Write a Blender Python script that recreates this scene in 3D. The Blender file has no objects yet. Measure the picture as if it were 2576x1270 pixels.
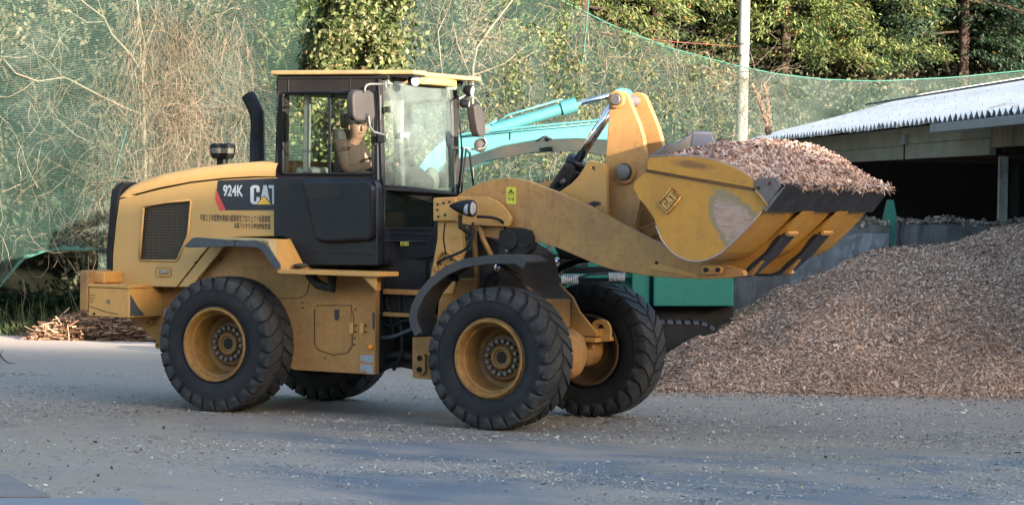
import bpy, bmesh, math, random
import numpy as np
from mathutils import Vector, Matrix
from mathutils.geometry import tessellate_polygon
random.seed(7)
RNG = np.random.default_rng(11)
C = bpy.context.scene.collection
SC = bpy.context.scene

# ------------------------------------------------------------------ camera
# world axes: X = travel direction of the loader, Y = away from the viewer, Z up; origin under its rear axle
F = 6829.0                       # focal length in units of a picture 2576 wide
YAW, PIT, ROL = 0.488090, 0.0223338, -0.0172536
CAM = np.array([15.27758, -23.68515, 2.247116])
fw = np.array([-math.sin(YAW)*math.cos(PIT), math.cos(YAW)*math.cos(PIT), -math.sin(PIT)])
r0 = np.array([math.cos(YAW), math.sin(YAW), 0.0]); u0 = np.cross(r0, fw)
cr = r0*math.cos(ROL) - u0*math.sin(ROL); cu = u0*math.cos(ROL) + r0*math.sin(ROL)
cam = bpy.data.cameras.new('camera'); camo = bpy.data.objects.new('camera', cam); C.objects.link(camo)
M = Matrix(((cr[0], cu[0], -fw[0], CAM[0]), (cr[1], cu[1], -fw[1], CAM[1]), (cr[2], cu[2], -fw[2], CAM[2]), (0, 0, 0, 1)))
camo.matrix_world = M
cam.sensor_width = 36; cam.sensor_fit = 'HORIZONTAL'; cam.lens = F/2576*36
cam.clip_start = .5; cam.clip_end = 2000
SC.camera = camo

# ------------------------------------------------------------------ sun, sky, exposure
ALPHA, ELEV = math.radians(45), math.radians(9.3)
RH = r0; BH = np.array([math.sin(YAW), -math.cos(YAW), 0.0])
S = (math.sin(ALPHA)*RH + math.cos(ALPHA)*BH)*math.cos(ELEV) + np.array([0, 0, math.sin(ELEV)])
sun = bpy.data.lights.new('sun', 'SUN'); suno = bpy.data.objects.new('sun', sun); C.objects.link(suno)
suno.rotation_euler = Vector((-S[0], -S[1], -S[2])).to_track_quat('-Z', 'Y').to_euler()
sun.energy = 3.5; sun.angle = math.radians(.5); sun.color = (1, .90, .76)
world = bpy.data.worlds.new('World'); SC.world = world; world.use_nodes = True
wn = world.node_tree.nodes; wl = world.node_tree.links
sky = wn.new('ShaderNodeTexSky'); sky.sky_type = 'NISHITA'; sky.sun_disc = False
sky.sun_elevation = ELEV; sky.sun_rotation = math.atan2(S[0], S[1]); sky.air_density = 1.0; sky.dust_density = 1.6; sky.ozone_density = 1.2
wn['Background'].inputs['Strength'].default_value = .115
wl.new(sky.outputs[0], wn['Background'].inputs[0])
SC.view_settings.view_transform = 'Standard'; SC.view_settings.look = 'None'
SC.view_settings.exposure = 2.92; SC.view_settings.gamma = 1
SC.cycles.use_denoising = True
SC.cycles.max_bounces = 6; SC.cycles.transparent_max_bounces = 12
SC.cycles.diffuse_bounces = 3; SC.cycles.glossy_bounces = 3; SC.cycles.transmission_bounces = 4
SC.cycles.caustics_reflective = False; SC.cycles.caustics_refractive = False

# ------------------------------------------------------------------ survey helpers (points read on known real planes)
def ray(px, py): return fw + (px-1288)/F*cr + (635-py)/F*cu
def bp(px, py, y=None, x=None, z=None, D=None):
    d = ray(px, py)
    if y is not None: s = (y-CAM[1])/d[1]
    elif x is not None: s = (x-CAM[0])/d[0]
    elif z is not None: s = (z-CAM[2])/d[2]
    else: s = D
    return CAM + s*d
def oy(pts, y): return [(lambda P: (P[0], P[2]))(bp(a, b, y=y)) for a, b in pts]
def gr(r, D, z=0.0):                    # ground coordinates: r to the right of the sight line, D along it
    return np.array([CAM[0], CAM[1], 0]) + r*RH - D*BH + np.array([0, 0, z])

# ------------------------------------------------------------------ materials
def mat(name):
    m = bpy.data.materials.new(name); m.use_nodes = True
    nt = m.node_tree; b = nt.nodes['Principled BSDF']
    return m, nt, b
def N(nt, t, **k):
    n = nt.nodes.new(t)
    for a, v in k.items():
        if a.startswith('i_'): n.inputs[a[2:].replace('_', ' ')].default_value = v
        else: setattr(n, a, v)
    return n
def ramp(nt, src, stops):
    c = nt.nodes.new('ShaderNodeValToRGB'); e = c.color_ramp.elements
    while len(e) < len(stops): e.new(.5)
    for i, (p, col) in enumerate(stops):
        e[i].position = p; e[i].color = (*col, 1) if len(col) == 3 else col
    nt.links.new(src, c.inputs[0]); return c
def mixc(nt, fac, a, b):
    m = nt.nodes.new('ShaderNodeMix'); m.data_type = 'RGBA'
    for s, v in ((m.inputs[0], fac), (m.inputs[6], a), (m.inputs[7], b)):
        if hasattr(v, 'is_output'): nt.links.new(v, s)
        else: s.default_value = v if not isinstance(v, tuple) else (*v[:3], 1)
    return m.outputs[2]
def noise(nt, scale, detail=4, rough=.6, vec=None, dist=0.0):
    n = nt.nodes.new('ShaderNodeTexNoise'); n.inputs['Scale'].default_value = scale
    n.inputs['Detail'].default_value = detail; n.inputs['Roughness'].default_value = rough
    n.inputs['Distortion'].default_value = dist
    if vec is None:
        tc = nt.nodes.new('ShaderNodeNewGeometry'); vec = tc.outputs['Position']
    nt.links.new(vec, n.inputs['Vector']); return n.outputs['Fac']
def bump(nt, b, h, s, d=.01):
    n = nt.nodes.new('ShaderNodeBump'); n.inputs['Strength'].default_value = s; n.inputs['Distance'].default_value = d
    nt.links.new(h, n.inputs['Height']); nt.links.new(n.outputs[0], b.inputs['Normal'])
def scl(nt, v):
    g = nt.nodes.new('ShaderNodeNewGeometry'); m = nt.nodes.new('ShaderNodeVectorMath'); m.operation = 'MULTIPLY'
    nt.links.new(g.outputs['Position'], m.inputs[0]); m.inputs[1].default_value = v; return m.outputs[0]

def painted(name, col, dirt, amt=.55, rough=.45, metal=0.0, fine=14, spec=.5):
    """paint with blotchy dust, small scratches and streaks"""
    m, nt, b = mat(name)
    a = ramp(nt, noise(nt, 2.2, 6, .65), [(.38, (0, 0, 0)), (.72, (1, 1, 1))])
    c2 = ramp(nt, noise(nt, fine, 5, .7), [(.50, (0, 0, 0)), (.74, (1, 1, 1))])
    mx = nt.nodes.new('ShaderNodeMath'); mx.operation = 'MULTIPLY'; mx.inputs[1].default_value = amt
    nt.links.new(a.outputs[0], mx.inputs[0])
    base = mixc(nt, mx.outputs[0], col, dirt)
    mx2 = nt.nodes.new('ShaderNodeMath'); mx2.operation = 'MULTIPLY'; mx2.inputs[1].default_value = amt*.7
    nt.links.new(c2.outputs[0], mx2.inputs[0])
    dk = tuple(x*.55 for x in dirt)
    base = mixc(nt, mx2.outputs[0], base, dk)
    sk = ramp(nt, noise(nt, 1.0, 5, .7, vec=scl(nt, (9, 9, .9))), [(.50, (0, 0, 0)), (.78, (amt*.75,)*3)])       # run-off streaks
    base = mixc(nt, sk.outputs[0], base, tuple(x*.7 for x in dirt))
    sc_ = ramp(nt, noise(nt, 1.0, 2, .5, vec=scl(nt, (5, 30, 60))), [(.68, (0, 0, 0)), (.72, (amt*.5,)*3)])       # rubbed scratches
    base = mixc(nt, sc_.outputs[0], base, tuple(x*.5 for x in dirt))
    nt.links.new(base, b.inputs['Base Color'])
    rr = ramp(nt, noise(nt, 6, 4), [(.3, (rough,)*3), (.8, (min(1, rough+.3),)*3)])
    nt.links.new(rr.outputs[0], b.inputs['Roughness'])
    b.inputs['Metallic'].default_value = metal; b.inputs['Specular IOR Level'].default_value = spec
    bump(nt, b, noise(nt, 40, 3), .08, .004)
    return m
def flat(name, col, rough=.6, metal=0.0, spec=.5, emit=None):
    m, nt, b = mat(name)
    v = ramp(nt, noise(nt, 9, 4), [(.25, tuple(x*.82 for x in col)), (.75, tuple(min(1, x*1.12) for x in col))])
    nt.links.new(v.outputs[0], b.inputs['Base Color'])
    b.inputs['Roughness'].default_value = rough; b.inputs['Metallic'].default_value = metal; b.inputs['Specular IOR Level'].default_value = spec
    return m
Y = (.62, .31, .055)
MAT = {}
MAT['yellow'] = painted('yellow_paint', (.55, .28, .070), (.36, .19, .085), .40, .45)
MAT['hood'] = painted('hood_yellow_paint', (.52, .295, .095), (.42, .25, .11), .22, .42, fine=30)
MAT['yellow_dirty'] = painted('dirty_yellow_paint', (.40, .195, .052), (.20, .10, .047), .62, .6)
MAT['bucket'] = painted('bucket_paint', (.44, .21, .026), (.26, .12, .03), .45, .42)
MAT['rimgold'] = painted('rim_paint', (.30, .150, .030), (.10, .050, .022), .85, .5)
MAT['black'] = painted('black_plastic', (.008, .009, .013), (.026, .022, .02), .5, .42, spec=.2)
MAT['cabblack'] = painted('cab_dark_paint', (.012, .010, .010), (.030, .022, .018), .55, .55, spec=.2)
MAT['navy'] = painted('door_dark_paint', (.0065, .0075, .013), (.016, .015, .018), .4, .27, spec=.3)
MAT['rubberedge'] = painted('rubber_edge', (.045, .054, .070), (.085, .080, .078), .4, .55)
MAT['dark'] = painted('dark_grease', (.006, .0055, .0055), (.024, .017, .012), .7, .7)
MAT['muddy'] = painted('mud_crust', (.045, .031, .022), (.095, .072, .055), .8, .95, fine=35)
MAT['discbrown'] = painted('hub_brown', (.20, .088, .030), (.11, .055, .03), .7, .55)
MAT['chrome'] = flat('chrome', (.75, .75, .78), .12, 1.0)
MAT['steel'] = painted('worn_steel', (.17, .15, .15), (.10, .07, .06), .6, .42, .5)
MAT['bolt'] = flat('bolt_steel', (.16, .155, .145), .5, .3)
MAT['white'] = flat('white_decal', (.50, .50, .53), .5)
MAT['red'] = flat('red_decal', (.62, .06, .055), .5)
MAT['decalblack'] = flat('black_decal', (.012, .012, .022), .45)
MAT['decalyellow'] = flat('yellow_decal', (.75, .42, .05), .5)
MAT['warn'] = flat('warning_yellow', (.62, .56, .05), .5)
MAT['brown_text'] = flat('dark_lettering', (.035, .028, .02), .6)
MAT['orange'] = flat('amber_reflector', (.85, .22, .02), .25)
MAT['grey'] = painted('grey_metal', (.30, .31, .34), (.20, .18, .17), .4, .45, .3)
MAT['lightgrey'] = flat('pale_grey_plastic', (.16, .17, .17), .6)
MAT['mirrorback'] = painted('mirror_shell', (.036, .031, .030), (.07, .058, .05), .4, .55, spec=.25)
MAT['turq'] = painted('turquoise_paint', (.040, .19, .20), (.065, .14, .14), .5, .45)
MAT['green'] = painted('green_paint', (.002, .14, .10), (.006, .09, .07), .4, .4)
MAT['skin'] = flat('skin', (.17, .088, .058), .55)
MAT['shirt'] = flat('brown_shirt', (.022, .0115, .0075), .95)
MAT['trousers'] = flat('dark_trousers', (.03, .03, .04), .9)
MAT['cap'] = flat('black_cap', (.005, .005, .006), .8)
MAT['seat'] = flat('seat_fabric', (.012, .012, .013), .85)
MAT['rimshade'] = painted('shaded_dusty_rim', (.09, .048, .020), (.04, .026, .016), .8, .7)  # shade at the wheel backs put into the colour, along with brake dust
MAT['armyellow'] = painted('lift_arm_paint', (.46, .23, .066), (.26, .13, .06), .68, .5)
MAT['cream'] = flat('cab_lining', (.12, .13, .11), .7)

def m_rubber():
    m, nt, b = mat('tyre_rubber')
    c = ramp(nt, noise(nt, 3.5, 6, .7), [(.35, (.016, .018, .022)), (.68, (.055, .052, .050))])
    s = ramp(nt, noise(nt, 55, 2, .5), [(.735, (0, 0, 0)), (.76, (1, 1, 1))])
    nt.links.new(mixc(nt, s.outputs[0], c.outputs[0], (.30, .26, .22)), b.inputs['Base Color'])
    b.inputs['Roughness'].default_value = .7; b.inputs['Specular IOR Level'].default_value = .25
    bump(nt, b, noise(nt, 60, 4), .25, .004); return m
MAT['rubber'] = m_rubber()
def m_wall():
    m, nt, b = mat('tyre_sidewall')
    c = ramp(nt, noise(nt, 3.0, 6, .7), [(.3, (.008, .009, .0135)), (.62, (.022, .0215, .023)), (.8, (.04, .037, .034))])
    nt.links.new(c.outputs[0], b.inputs['Base Color'])
    b.inputs['Roughness'].default_value = .65; b.inputs['Specular IOR Level'].default_value = .22
    bump(nt, b, noise(nt, 80, 4), .15, .003); return m
MAT['sidewall'] = m_wall()
def m_glass(name, tint, gl, haze, hazecol):
    m, nt, b = mat(name); nt.nodes.remove(b); out = nt.nodes['Material Output']
    tr = N(nt, 'ShaderNodeBsdfTransparent'); tr.inputs[0].default_value = (*tint, 1)
    gs = N(nt, 'ShaderNodeBsdfGlossy'); gs.inputs['Roughness'].default_value = .03
    lw_ = N(nt, 'ShaderNodeLayerWeight'); fr = nt.nodes.new('ShaderNodeMath'); fr.operation = 'POWER'; fr.inputs[1].default_value = 4; nt.links.new(lw_.outputs['Facing'], fr.inputs[0])
    ad = nt.nodes.new('ShaderNodeMath'); ad.operation = 'ADD'; ad.inputs[1].default_value = gl; nt.links.new(fr.outputs[0], ad.inputs[0]); ad.use_clamp = True
    mx = N(nt, 'ShaderNodeMixShader'); nt.links.new(ad.outputs[0], mx.inputs[0]); nt.links.new(tr.outputs[0], mx.inputs[1]); nt.links.new(gs.outputs[0], mx.inputs[2])
    df = N(nt, 'ShaderNodeBsdfDiffuse'); df.inputs[0].default_value = (*hazecol, 1)
    hz = ramp(nt, noise(nt, 4, 5, .7), [(.3, (haze*.5,)*3), (.8, (haze*1.6,)*3)])
    mx2 = N(nt, 'ShaderNodeMixShader'); nt.links.new(hz.outputs[0], mx2.inputs[0]); nt.links.new(mx.outputs[0], mx2.inputs[1]); nt.links.new(df.outputs[0], mx2.inputs[2])
    nt.links.new(mx2.outputs[0], out.inputs[0]); return m
MAT['glass'] = m_glass('side_glass', (.955, .98, .965), .008, .0012, (.5, .6, .55))
MAT['screen'] = m_glass('windscreen_glass', (.84, .91, .87), .07, .15, (.36, .42, .38))  # diffuse haze stands in for dust film and the screen's pale reflection
MAT['lens'] = flat('lamp_lens', (.34, .36, .39), .08, .1)
def m_mesh():
    m, nt, b = mat('honeycomb_mesh')
    v = N(nt, 'ShaderNodeTexVoronoi'); v.feature = 'DISTANCE_TO_EDGE'; v.inputs['Scale'].default_value = 34; v.inputs['Randomness'].default_value = 0
    g = N(nt, 'ShaderNodeNewGeometry'); nt.links.new(g.outputs['Position'], v.inputs['Vector'])
    c = ramp(nt, v.outputs['Distance'], [(.0, (.07, .045, .022)), (.13, (.07, .045, .022)), (.17, (.006, .005, .005))])
    nt.links.new(c.outputs[0], b.inputs['Base Color']); b.inputs['Roughness'].default_value = .7; return m
MAT['mesh'] = m_mesh()
def m_island(name, stops, rough=.8, trans=0.0, patch=None, spec=.3, psc=1.2):
    """one colour per leaf / chip, from a ramp, mixed by large noise patches"""
    m, nt, b = mat(name)
    g = nt.nodes.new('ShaderNodeNewGeometry')
    c = ramp(nt, g.outputs['Random Per Island'], stops).outputs[0]
    if patch:
        pf = ramp(nt, noise(nt, psc, 3, .6), [(patch[1], (0, 0, 0)), (patch[2], (1, 1, 1))])
        c = mixc(nt, pf.outputs[0], c, ramp(nt, g.outputs['Random Per Island'], patch[0]).outputs[0])
    nt.links.new(c, b.inputs['Base Color']); b.inputs['Roughness'].default_value = rough; b.inputs['Specular IOR Level'].default_value = spec
    if trans:
        out = nt.nodes['Material Output']; t = N(nt, 'ShaderNodeBsdfTranslucent'); nt.links.new(c, t.inputs[0])
        mx = N(nt, 'ShaderNodeMixShader'); mx.inputs[0].default_value = trans
        nt.links.new(b.outputs[0], mx.inputs[1]); nt.links.new(t.outputs[0], mx.inputs[2]); nt.links.new(mx.outputs[0], out.inputs[0])
    return m
MAT['chips'] = m_island('wood_chips', [(0, (.10, .052, .034)), (.12, (.25, .14, .095)), (.6, (.48, .32, .235)), (1, (.66, .50, .39))], .9, patch=([(0, (.07, .040, .027)), (.3, (.22, .14, .10)), (1, (.46, .32, .24))], .42, .72), psc=.8, spec=.1)
MAT['chipbase'] = m_island('chip_bed', [(0, (.20, .12, .085)), (1, (.20, .12, .085))], .95, patch=([(0, (.32, .21, .15)), (1, (.32, .21, .15))], .4, .6), psc=30)
MAT['groundchips'] = m_island('ground_chips', [(0, (.12, .095, .07)), (.15, (.26, .225, .175)), (1, (.56, .52, .45))], .85)
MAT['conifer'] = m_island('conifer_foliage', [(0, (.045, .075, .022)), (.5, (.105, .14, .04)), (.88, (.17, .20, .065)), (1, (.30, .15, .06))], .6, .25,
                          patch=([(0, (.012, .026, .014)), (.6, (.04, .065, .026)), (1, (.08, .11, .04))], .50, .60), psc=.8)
MAT['hollow'] = m_island('shaded_hollow_leaves', [(0, (.004, .010, .006)), (.8, (.010, .022, .012)), (1, (.03, .03, .012))], .8, .1, spec=.05)  # leaf colour darkened to stand in for shade under the net
MAT['conifer_dark'] = m_island('shaded_conifer_foliage', [(0, (.009, .022, .013)), (.6, (.022, .047, .025)), (.93, (.045, .075, .032)), (1, (.09, .06, .02))], .6, .2)  # shade on the darker conifers is put into their leaf colour
MAT['leafy'] = m_island('climber_leaves', [(0, (.04, .058, .018)), (.45, (.095, .112, .036)), (.85, (.18, .175, .075)), (1, (.25, .17, .11))], .55, .3,
                        patch=([(0, (.02, .04, .012)), (.6, (.07, .10, .03)), (1, (.16, .18, .06))], .46, .58), psc=1.6)
MAT['under'] = m_island('undergrowth_leaves', [(0, (.009, .018, .009)), (.5, (.023, .038, .017)), (1, (.06, .066, .032))], .7, .2,
                        patch=([(0, (.05, .043, .024)), (.5, (.11, .095, .055)), (1, (.20, .17, .105))], .48, .62), psc=.8)
MAT['vine'] = m_island('dry_vine_bark', [(0, (.045, .034, .022)), (.5, (.125, .095, .064)), (1, (.26, .205, .145))], .8)
MAT['bark'] = painted('pale_bark', (.20, .165, .115), (.10, .08, .055), .6, .9)
MAT['trunk'] = painted('brown_trunk', (.05, .032, .022), (.03, .02, .015), .6, .95)
MAT['grass'] = m_island('grass_blades', [(0, (.02, .035, .01)), (.6, (.06, .085, .025)), (1, (.22, .18, .09))], .7, .2)
MAT['debris'] = m_island('bark_strips', [(0, (.05, .022, .012)), (.5, (.20, .105, .06)), (1, (.42, .27, .17))], .9)
MAT['plume'] = m_island('dry_plume', [(0, (.20, .13, .10)), (1, (.38, .28, .21))], .9, .3)

# ------------------------------------------------------------------ mesh helpers
def root_of(o):
    while o.parent: o = o.parent
    return o
def link_mesh(name, me, material, parent=None, smooth=False, bevel=0, seg=2, base=None):
    mats = material if isinstance(material, (list, tuple)) else [material]
    for q in mats: me.materials.append(q)
    n = len(me.vertices); co = np.empty(n*3); me.vertices.foreach_get('co', co); co = co.reshape(-1, 3)
    if parent is not None:
        p = parent; off = np.array(root_of(parent).location)
        loc = (0, 0, 0)
    else:
        off = np.array(base) if base is not None else np.array([(co[:, 0].min()+co[:, 0].max())/2, (co[:, 1].min()+co[:, 1].max())/2, co[:, 2].min()])
    me.vertices.foreach_set('co', (co-off).ravel()); me.update()
    o = bpy.data.objects.new(name, me); C.objects.link(o)
    if parent is not None: o.parent = parent
    else: o.location = off
    if smooth: me.shade_smooth()
    if bevel:
        b = o.modifiers.new('bevel', 'BEVEL'); b.width = bevel; b.segments = seg; b.limit_method = 'ANGLE'; b.angle_limit = math.radians(35)
        me.shade_smooth(); b.harden_normals = True
    return o
def thing(name, label, cat, loc=(0, 0, 0), group=None):
    o = bpy.data.objects.new(name, None); C.objects.link(o); o.location = loc; o.empty_display_size = .3
    o['label'] = label; o['category'] = cat
    if group: o['group'] = group
    return o
def tag(o, label=None, cat=None, group=None, kind=None):
    if label: o['label'] = label
    if cat: o['category'] = cat
    if group: o['group'] = group
    if kind: o['kind'] = kind
    return o

class MB:
    def __init__(s): s.v = []; s.f = []; s.m = []; s.cur = 0
    def add(s, vs, fs):
        k = len(s.v); s.v += [tuple(map(float, p)) for p in vs]; s.f += [tuple(i+k for i in f) for f in fs]; s.m += [s.cur]*len(fs); return s
    def box(s, x0, x1, y0, y1, z0, z1):
        return s.add([(x, y, z) for x in (x0, x1) for y in (y0, y1) for z in (z0, z1)],
                     [(0, 1, 3, 2), (4, 6, 7, 5), (0, 4, 5, 1), (2, 3, 7, 6), (0, 2, 6, 4), (1, 5, 7, 3)])
    def obox(s, c, ax, ay, az):           # oriented box, half-axes
        c = np.array(c, float); ax, ay, az = map(lambda q: np.array(q, float), (ax, ay, az))
        return s.add([c+i*ax+j*ay+k*az for i in (-1, 1) for j in (-1, 1) for k in (-1, 1)],
                     [(0, 1, 3, 2), (4, 6, 7, 5), (0, 4, 5, 1), (2, 3, 7, 6), (0, 2, 6, 4), (1, 5, 7, 3)])
    def prism(s, pts, e0, e1, holes=(), emap=None):
        """outline of (x,z) pairs extruded from y=e0 to y=e1"""
        loops = [list(pts)] + [list(h) for h in holes]
        tri = tessellate_polygon([[Vector((a, b, 0)) for a, b in L] for L in loops])
        flatp = [p for L in loops for p in L]; n = len(flatp)
        vs = [(a, e0, b) for a, b in flatp] + [(a, e1, b) for a, b in flatp]
        if emap: vs = [emap(p) for p in vs]
        fs = []
        if len(loops) == 1:
            fs += [tuple(range(n)), tuple(range(2*n-1, n-1, -1))]
        else:
            for t in tri: fs += [tuple(t), tuple(i+n for i in reversed(t))]
        k = 0
        for L in loops:
            m = len(L)
            for i in range(m):
                a, b = k+i, k+(i+1) % m
                fs.append((a, b, b+n, a+n))
            k += m
        return s.add(vs, fs)
    def ext(s, pts3, vec):
        n = len(pts3); vec = np.array(vec)
        vs = [np.array(p) for p in pts3]; vs += [p+vec for p in vs[:n]]
        fs = [tuple(range(n)), tuple(range(2*n-1, n-1, -1))] + [(i, (i+1) % n, (i+1) % n+n, i+n) for i in range(n)]
        return s.add(vs, fs)
    def tube(s, path, rad, n=10, cap=True):
        P = [np.array(p, float) for p in path]; m = len(P)
        R = rad if isinstance(rad, (list, tuple)) else [rad]*m
        k = len(s.v); up = None; fs = []
        for i, p in enumerate(P):
            t = (P[min(i+1, m-1)]-P[max(i-1, 0)]); t = t/(np.linalg.norm(t)+1e-9)
            if up is None:
                a = np.array([0, 0, 1.]) if abs(t[2]) < .9 else np.array([1., 0, 0])
            else: a = up
            a = a - t*(a@t); a /= (np.linalg.norm(a)+1e-9); up = a; b = np.cross(t, a)
            for j in range(n):
                w = 2*math.pi*j/n; q = p+R[i]*(math.cos(w)*a+math.sin(w)*b); s.v.append(tuple(q))
        for i in range(m-1):
            for j in range(n):
                fs.append((k+i*n+j, k+i*n+(j+1) % n, k+(i+1)*n+(j+1) % n, k+(i+1)*n+j))
        if cap: fs += [tuple(k+j for j in range(n))[::-1], tuple(k+(m-1)*n+j for j in range(n))]
        s.f += fs; s.m += [s.cur]*len(fs); return s
    def lathe(s, c, axis, prof, n=48, a0=0, a1=2*math.pi):
        """prof of (offset along axis, radius)"""
        c = np.array(c, float); ax = np.array(axis, float); ax /= np.linalg.norm(ax)
        t = np.array([0, 0, 1.]) if abs(ax[2]) < .9 else np.array([1., 0, 0])
        e1 = t-ax*(t@ax); e1 /= np.linalg.norm(e1); e2 = np.cross(ax, e1)
        full = abs(a1-a0-2*math.pi) < 1e-6; m = n if full else n+1
        k = len(s.v)
        for o, r in prof:
            for j in range(m):
                w = a0+(a1-a0)*j/n; s.v.append(tuple(c+ax*o+r*(math.cos(w)*e1+math.sin(w)*e2)))
        for i in range(len(prof)-1):
            for j in range(n if full else m-1):
                j2 = (j+1) % m
                s.f.append((k+i*m+j, k+(i+1)*m+j, k+(i+1)*m+j2, k+i*m+j2)); s.m.append(s.cur)
        return s
    def cyl(s, c, axis, r, h0, h1, n=24): return s.lathe(c, axis, [(h0, 0.0001), (h0, r), (h1, r), (h1, .0001)], n)
    def sphere(s, c, r, n=14, sc=(1, 1, 1)):
        k = len(s.v); m = n//2
        for i in range(m+1):
            a = math.pi*i/m
            for j in range(n):
                w = 2*math.pi*j/n; s.v.append((c[0]+r*sc[0]*math.sin(a)*math.cos(w), c[1]+r*sc[1]*math.sin(a)*math.sin(w), c[2]+r*sc[2]*math.cos(a)))
        for i in range(m):
            for j in range(n):
                s.f.append((k+i*n+j, k+(i+1)*n+j, k+(i+1)*n+(j+1) % n, k+i*n+(j+1) % n)); s.m.append(s.cur)
        return s
    def build(s, name, material, parent=None, smooth=False, bevel=0, seg=2, base=None, fix=True):
        me = bpy.data.meshes.new(name); me.from_pydata(s.v, [], s.f)
        me.polygons.foreach_set('material_index', s.m)
        if fix:
            bm = bmesh.new(); bm.from_mesh(me); bmesh.ops.recalc_face_normals(bm, faces=bm.faces); bm.to_mesh(me); bm.free()
        return link_mesh(name, me, material, parent, smooth, bevel, seg, base)

def quads(name, V, material, parent=None, base=None, extra=None):
    """V: (n,4,3) loose quads"""
    V = np.asarray(V, dtype=np.float32); n = len(V)
    me = bpy.data.meshes.new(name)
    me.vertices.add(n*4); me.vertices.foreach_set('co', V.reshape(-1))
    me.loops.add(n*4); me.loops.foreach_set('vertex_index', np.arange(n*4, dtype=np.int32))
    me.polygons.add(n); me.polygons.foreach_set('loop_start', np.arange(0, n*4, 4, dtype=np.int32))
    me.update(calc_edges=True); me.validate()
    return link_mesh(name, me, material, parent, base=base)
def rhombs(cen, U, W):                    # pointed leaf shapes
    return np.stack([cen-U, cen+W, cen+U, cen-W], 1)
def rects(cen, U, W):
    return np.stack([cen-U-W, cen+U-W, cen+U+W, cen-U+W], 1)
def merge(o, mb):                         # add an MB's shapes to an existing part's mesh
    off = np.array(root_of(o).location); me = bpy.data.meshes.new('m'); me.from_pydata([tuple(np.array(p)-off) for p in mb.v], [], mb.f)
    bm = bmesh.new(); bm.from_mesh(o.data); bm.from_mesh(me); bm.to_mesh(o.data); bm.free(); bpy.data.meshes.remove(me)
def unit(a): return a/(np.linalg.norm(a, axis=-1, keepdims=True)+1e-9)
def rvec(n): return unit(RNG.normal(size=(n, 3)))
def grid_mesh(name, P, material, parent=None, uv=None, smooth=True, base=None):
    """P (a,b,3) grid"""
    a, b = P.shape[:2]; idx = np.arange(a*b).reshape(a, b)
    f = np.stack([idx[:-1, :-1], idx[1:, :-1], idx[1:, 1:], idx[:-1, 1:]], -1).reshape(-1, 4)
    me = bpy.data.meshes.new(name); me.from_pydata(P.reshape(-1, 3).tolist(), [], f.tolist())
    if uv is not None:
        L = me.uv_layers.new(name='UVMap'); vi = np.empty(len(me.loops), dtype=np.int32); me.loops.foreach_get('vertex_index', vi)
        L.data.foreach_set('uv', uv.reshape(-1, 2)[vi].astype(np.float32).ravel())
    return link_mesh(name, me, material, parent, smooth, base=base)
def multi_tubes(name, paths, rads, material, parent=None, base=None, n=3):
    """many thin stems in one mesh; paths (k,m,3), rads (k,)"""
    P = np.asarray(paths); k, m = P.shape[:2]
    t = np.gradient(P, axis=1); t = unit(t)
    a = unit(np.cross(t, np.array([.31, .52, .79]))); b = np.cross(t, a)
    tap = np.linspace(1, .35, m)[None, :, None]
    rr = np.asarray(rads)[:, None, None]*tap
    ring = np.stack([P+rr*(math.cos(w)*a+math.sin(w)*b) for w in np.arange(n)*2*math.pi/n], 2)   # k,m,n,3
    idx = np.arange(k*m*n).reshape(k, m, n); nx = np.roll(idx, -1, axis=2)
    f = np.stack([idx[:, :-1], nx[:, :-1], nx[:, 1:], idx[:, 1:]], -1).reshape(-1, 4)
    me = bpy.data.meshes.new(name); nv = k*m*n; nf = len(f)
    me.vertices.add(nv); me.vertices.foreach_set('co', ring.astype(np.float32).ravel())
    me.loops.add(nf*4); me.loops.foreach_set('vertex_index', f.astype(np.int32).ravel())
    me.polygons.add(nf); me.polygons.foreach_set('loop_start', np.arange(0, nf*4, 4, dtype=np.int32))
    me.update(calc_edges=True)
    return link_mesh(name, me, material, parent, smooth=True, base=base)
_perm = None
def vnoise(x, y, seed=0):
    """cheap smooth 2-D noise, numpy"""
    x = np.asarray(x, float); y = np.asarray(y, float)
    def h(i, j): v = np.sin(i*127.1+j*311.7+seed*74.7)*43758.5453; return v-np.floor(v)
    i, j = np.floor(x), np.floor(y); fx, fy = x-i, y-j; fx = fx*fx*(3-2*fx); fy = fy*fy*(3-2*fy)
    return (h(i, j)*(1-fx)+h(i+1, j)*fx)*(1-fy)+(h(i, j+1)*(1-fx)+h(i+1, j+1)*fx)*fy - .5
def fbm(x, y, seed=0, o=4):
    return sum(vnoise(x*2**k, y*2**k, seed+k)/2**k for k in range(o))
def text_mesh(s, x0, x1, z0, z1, y, bold=0.0, align=None, name='lettering', material=None, parent=None, nrm=-1, keep=False):
    cu_ = bpy.data.curves.new('t', 'FONT'); cu_.body = s; cu_.offset = bold; cu_.extrude = .0; cu_.resolution_u = 4
    o = bpy.data.objects.new('t', cu_); C.objects.link(o)
    dg = bpy.context.evaluated_depsgraph_get(); dg.update(); me = bpy.data.meshes.new_from_object(o.evaluated_get(dg))
    bpy.data.objects.remove(o); 
    v = np.empty(len(me.vertices)*3); me.vertices.foreach_get('co', v); v = v.reshape(-1, 3)
    mn, mx_ = v[:, :2].min(0), v[:, :2].max(0); q = (v[:, :2]-mn)/(mx_-mn)
    w = np.stack([x0+(x1-x0)*q[:, 0], np.full(len(v), y), z0+(z1-z0)*q[:, 1]], 1)
    me.vertices.foreach_set('co', w.ravel()); me.name = name; me.materials.clear()
    return link_mesh(name, me, material, parent)
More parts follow.
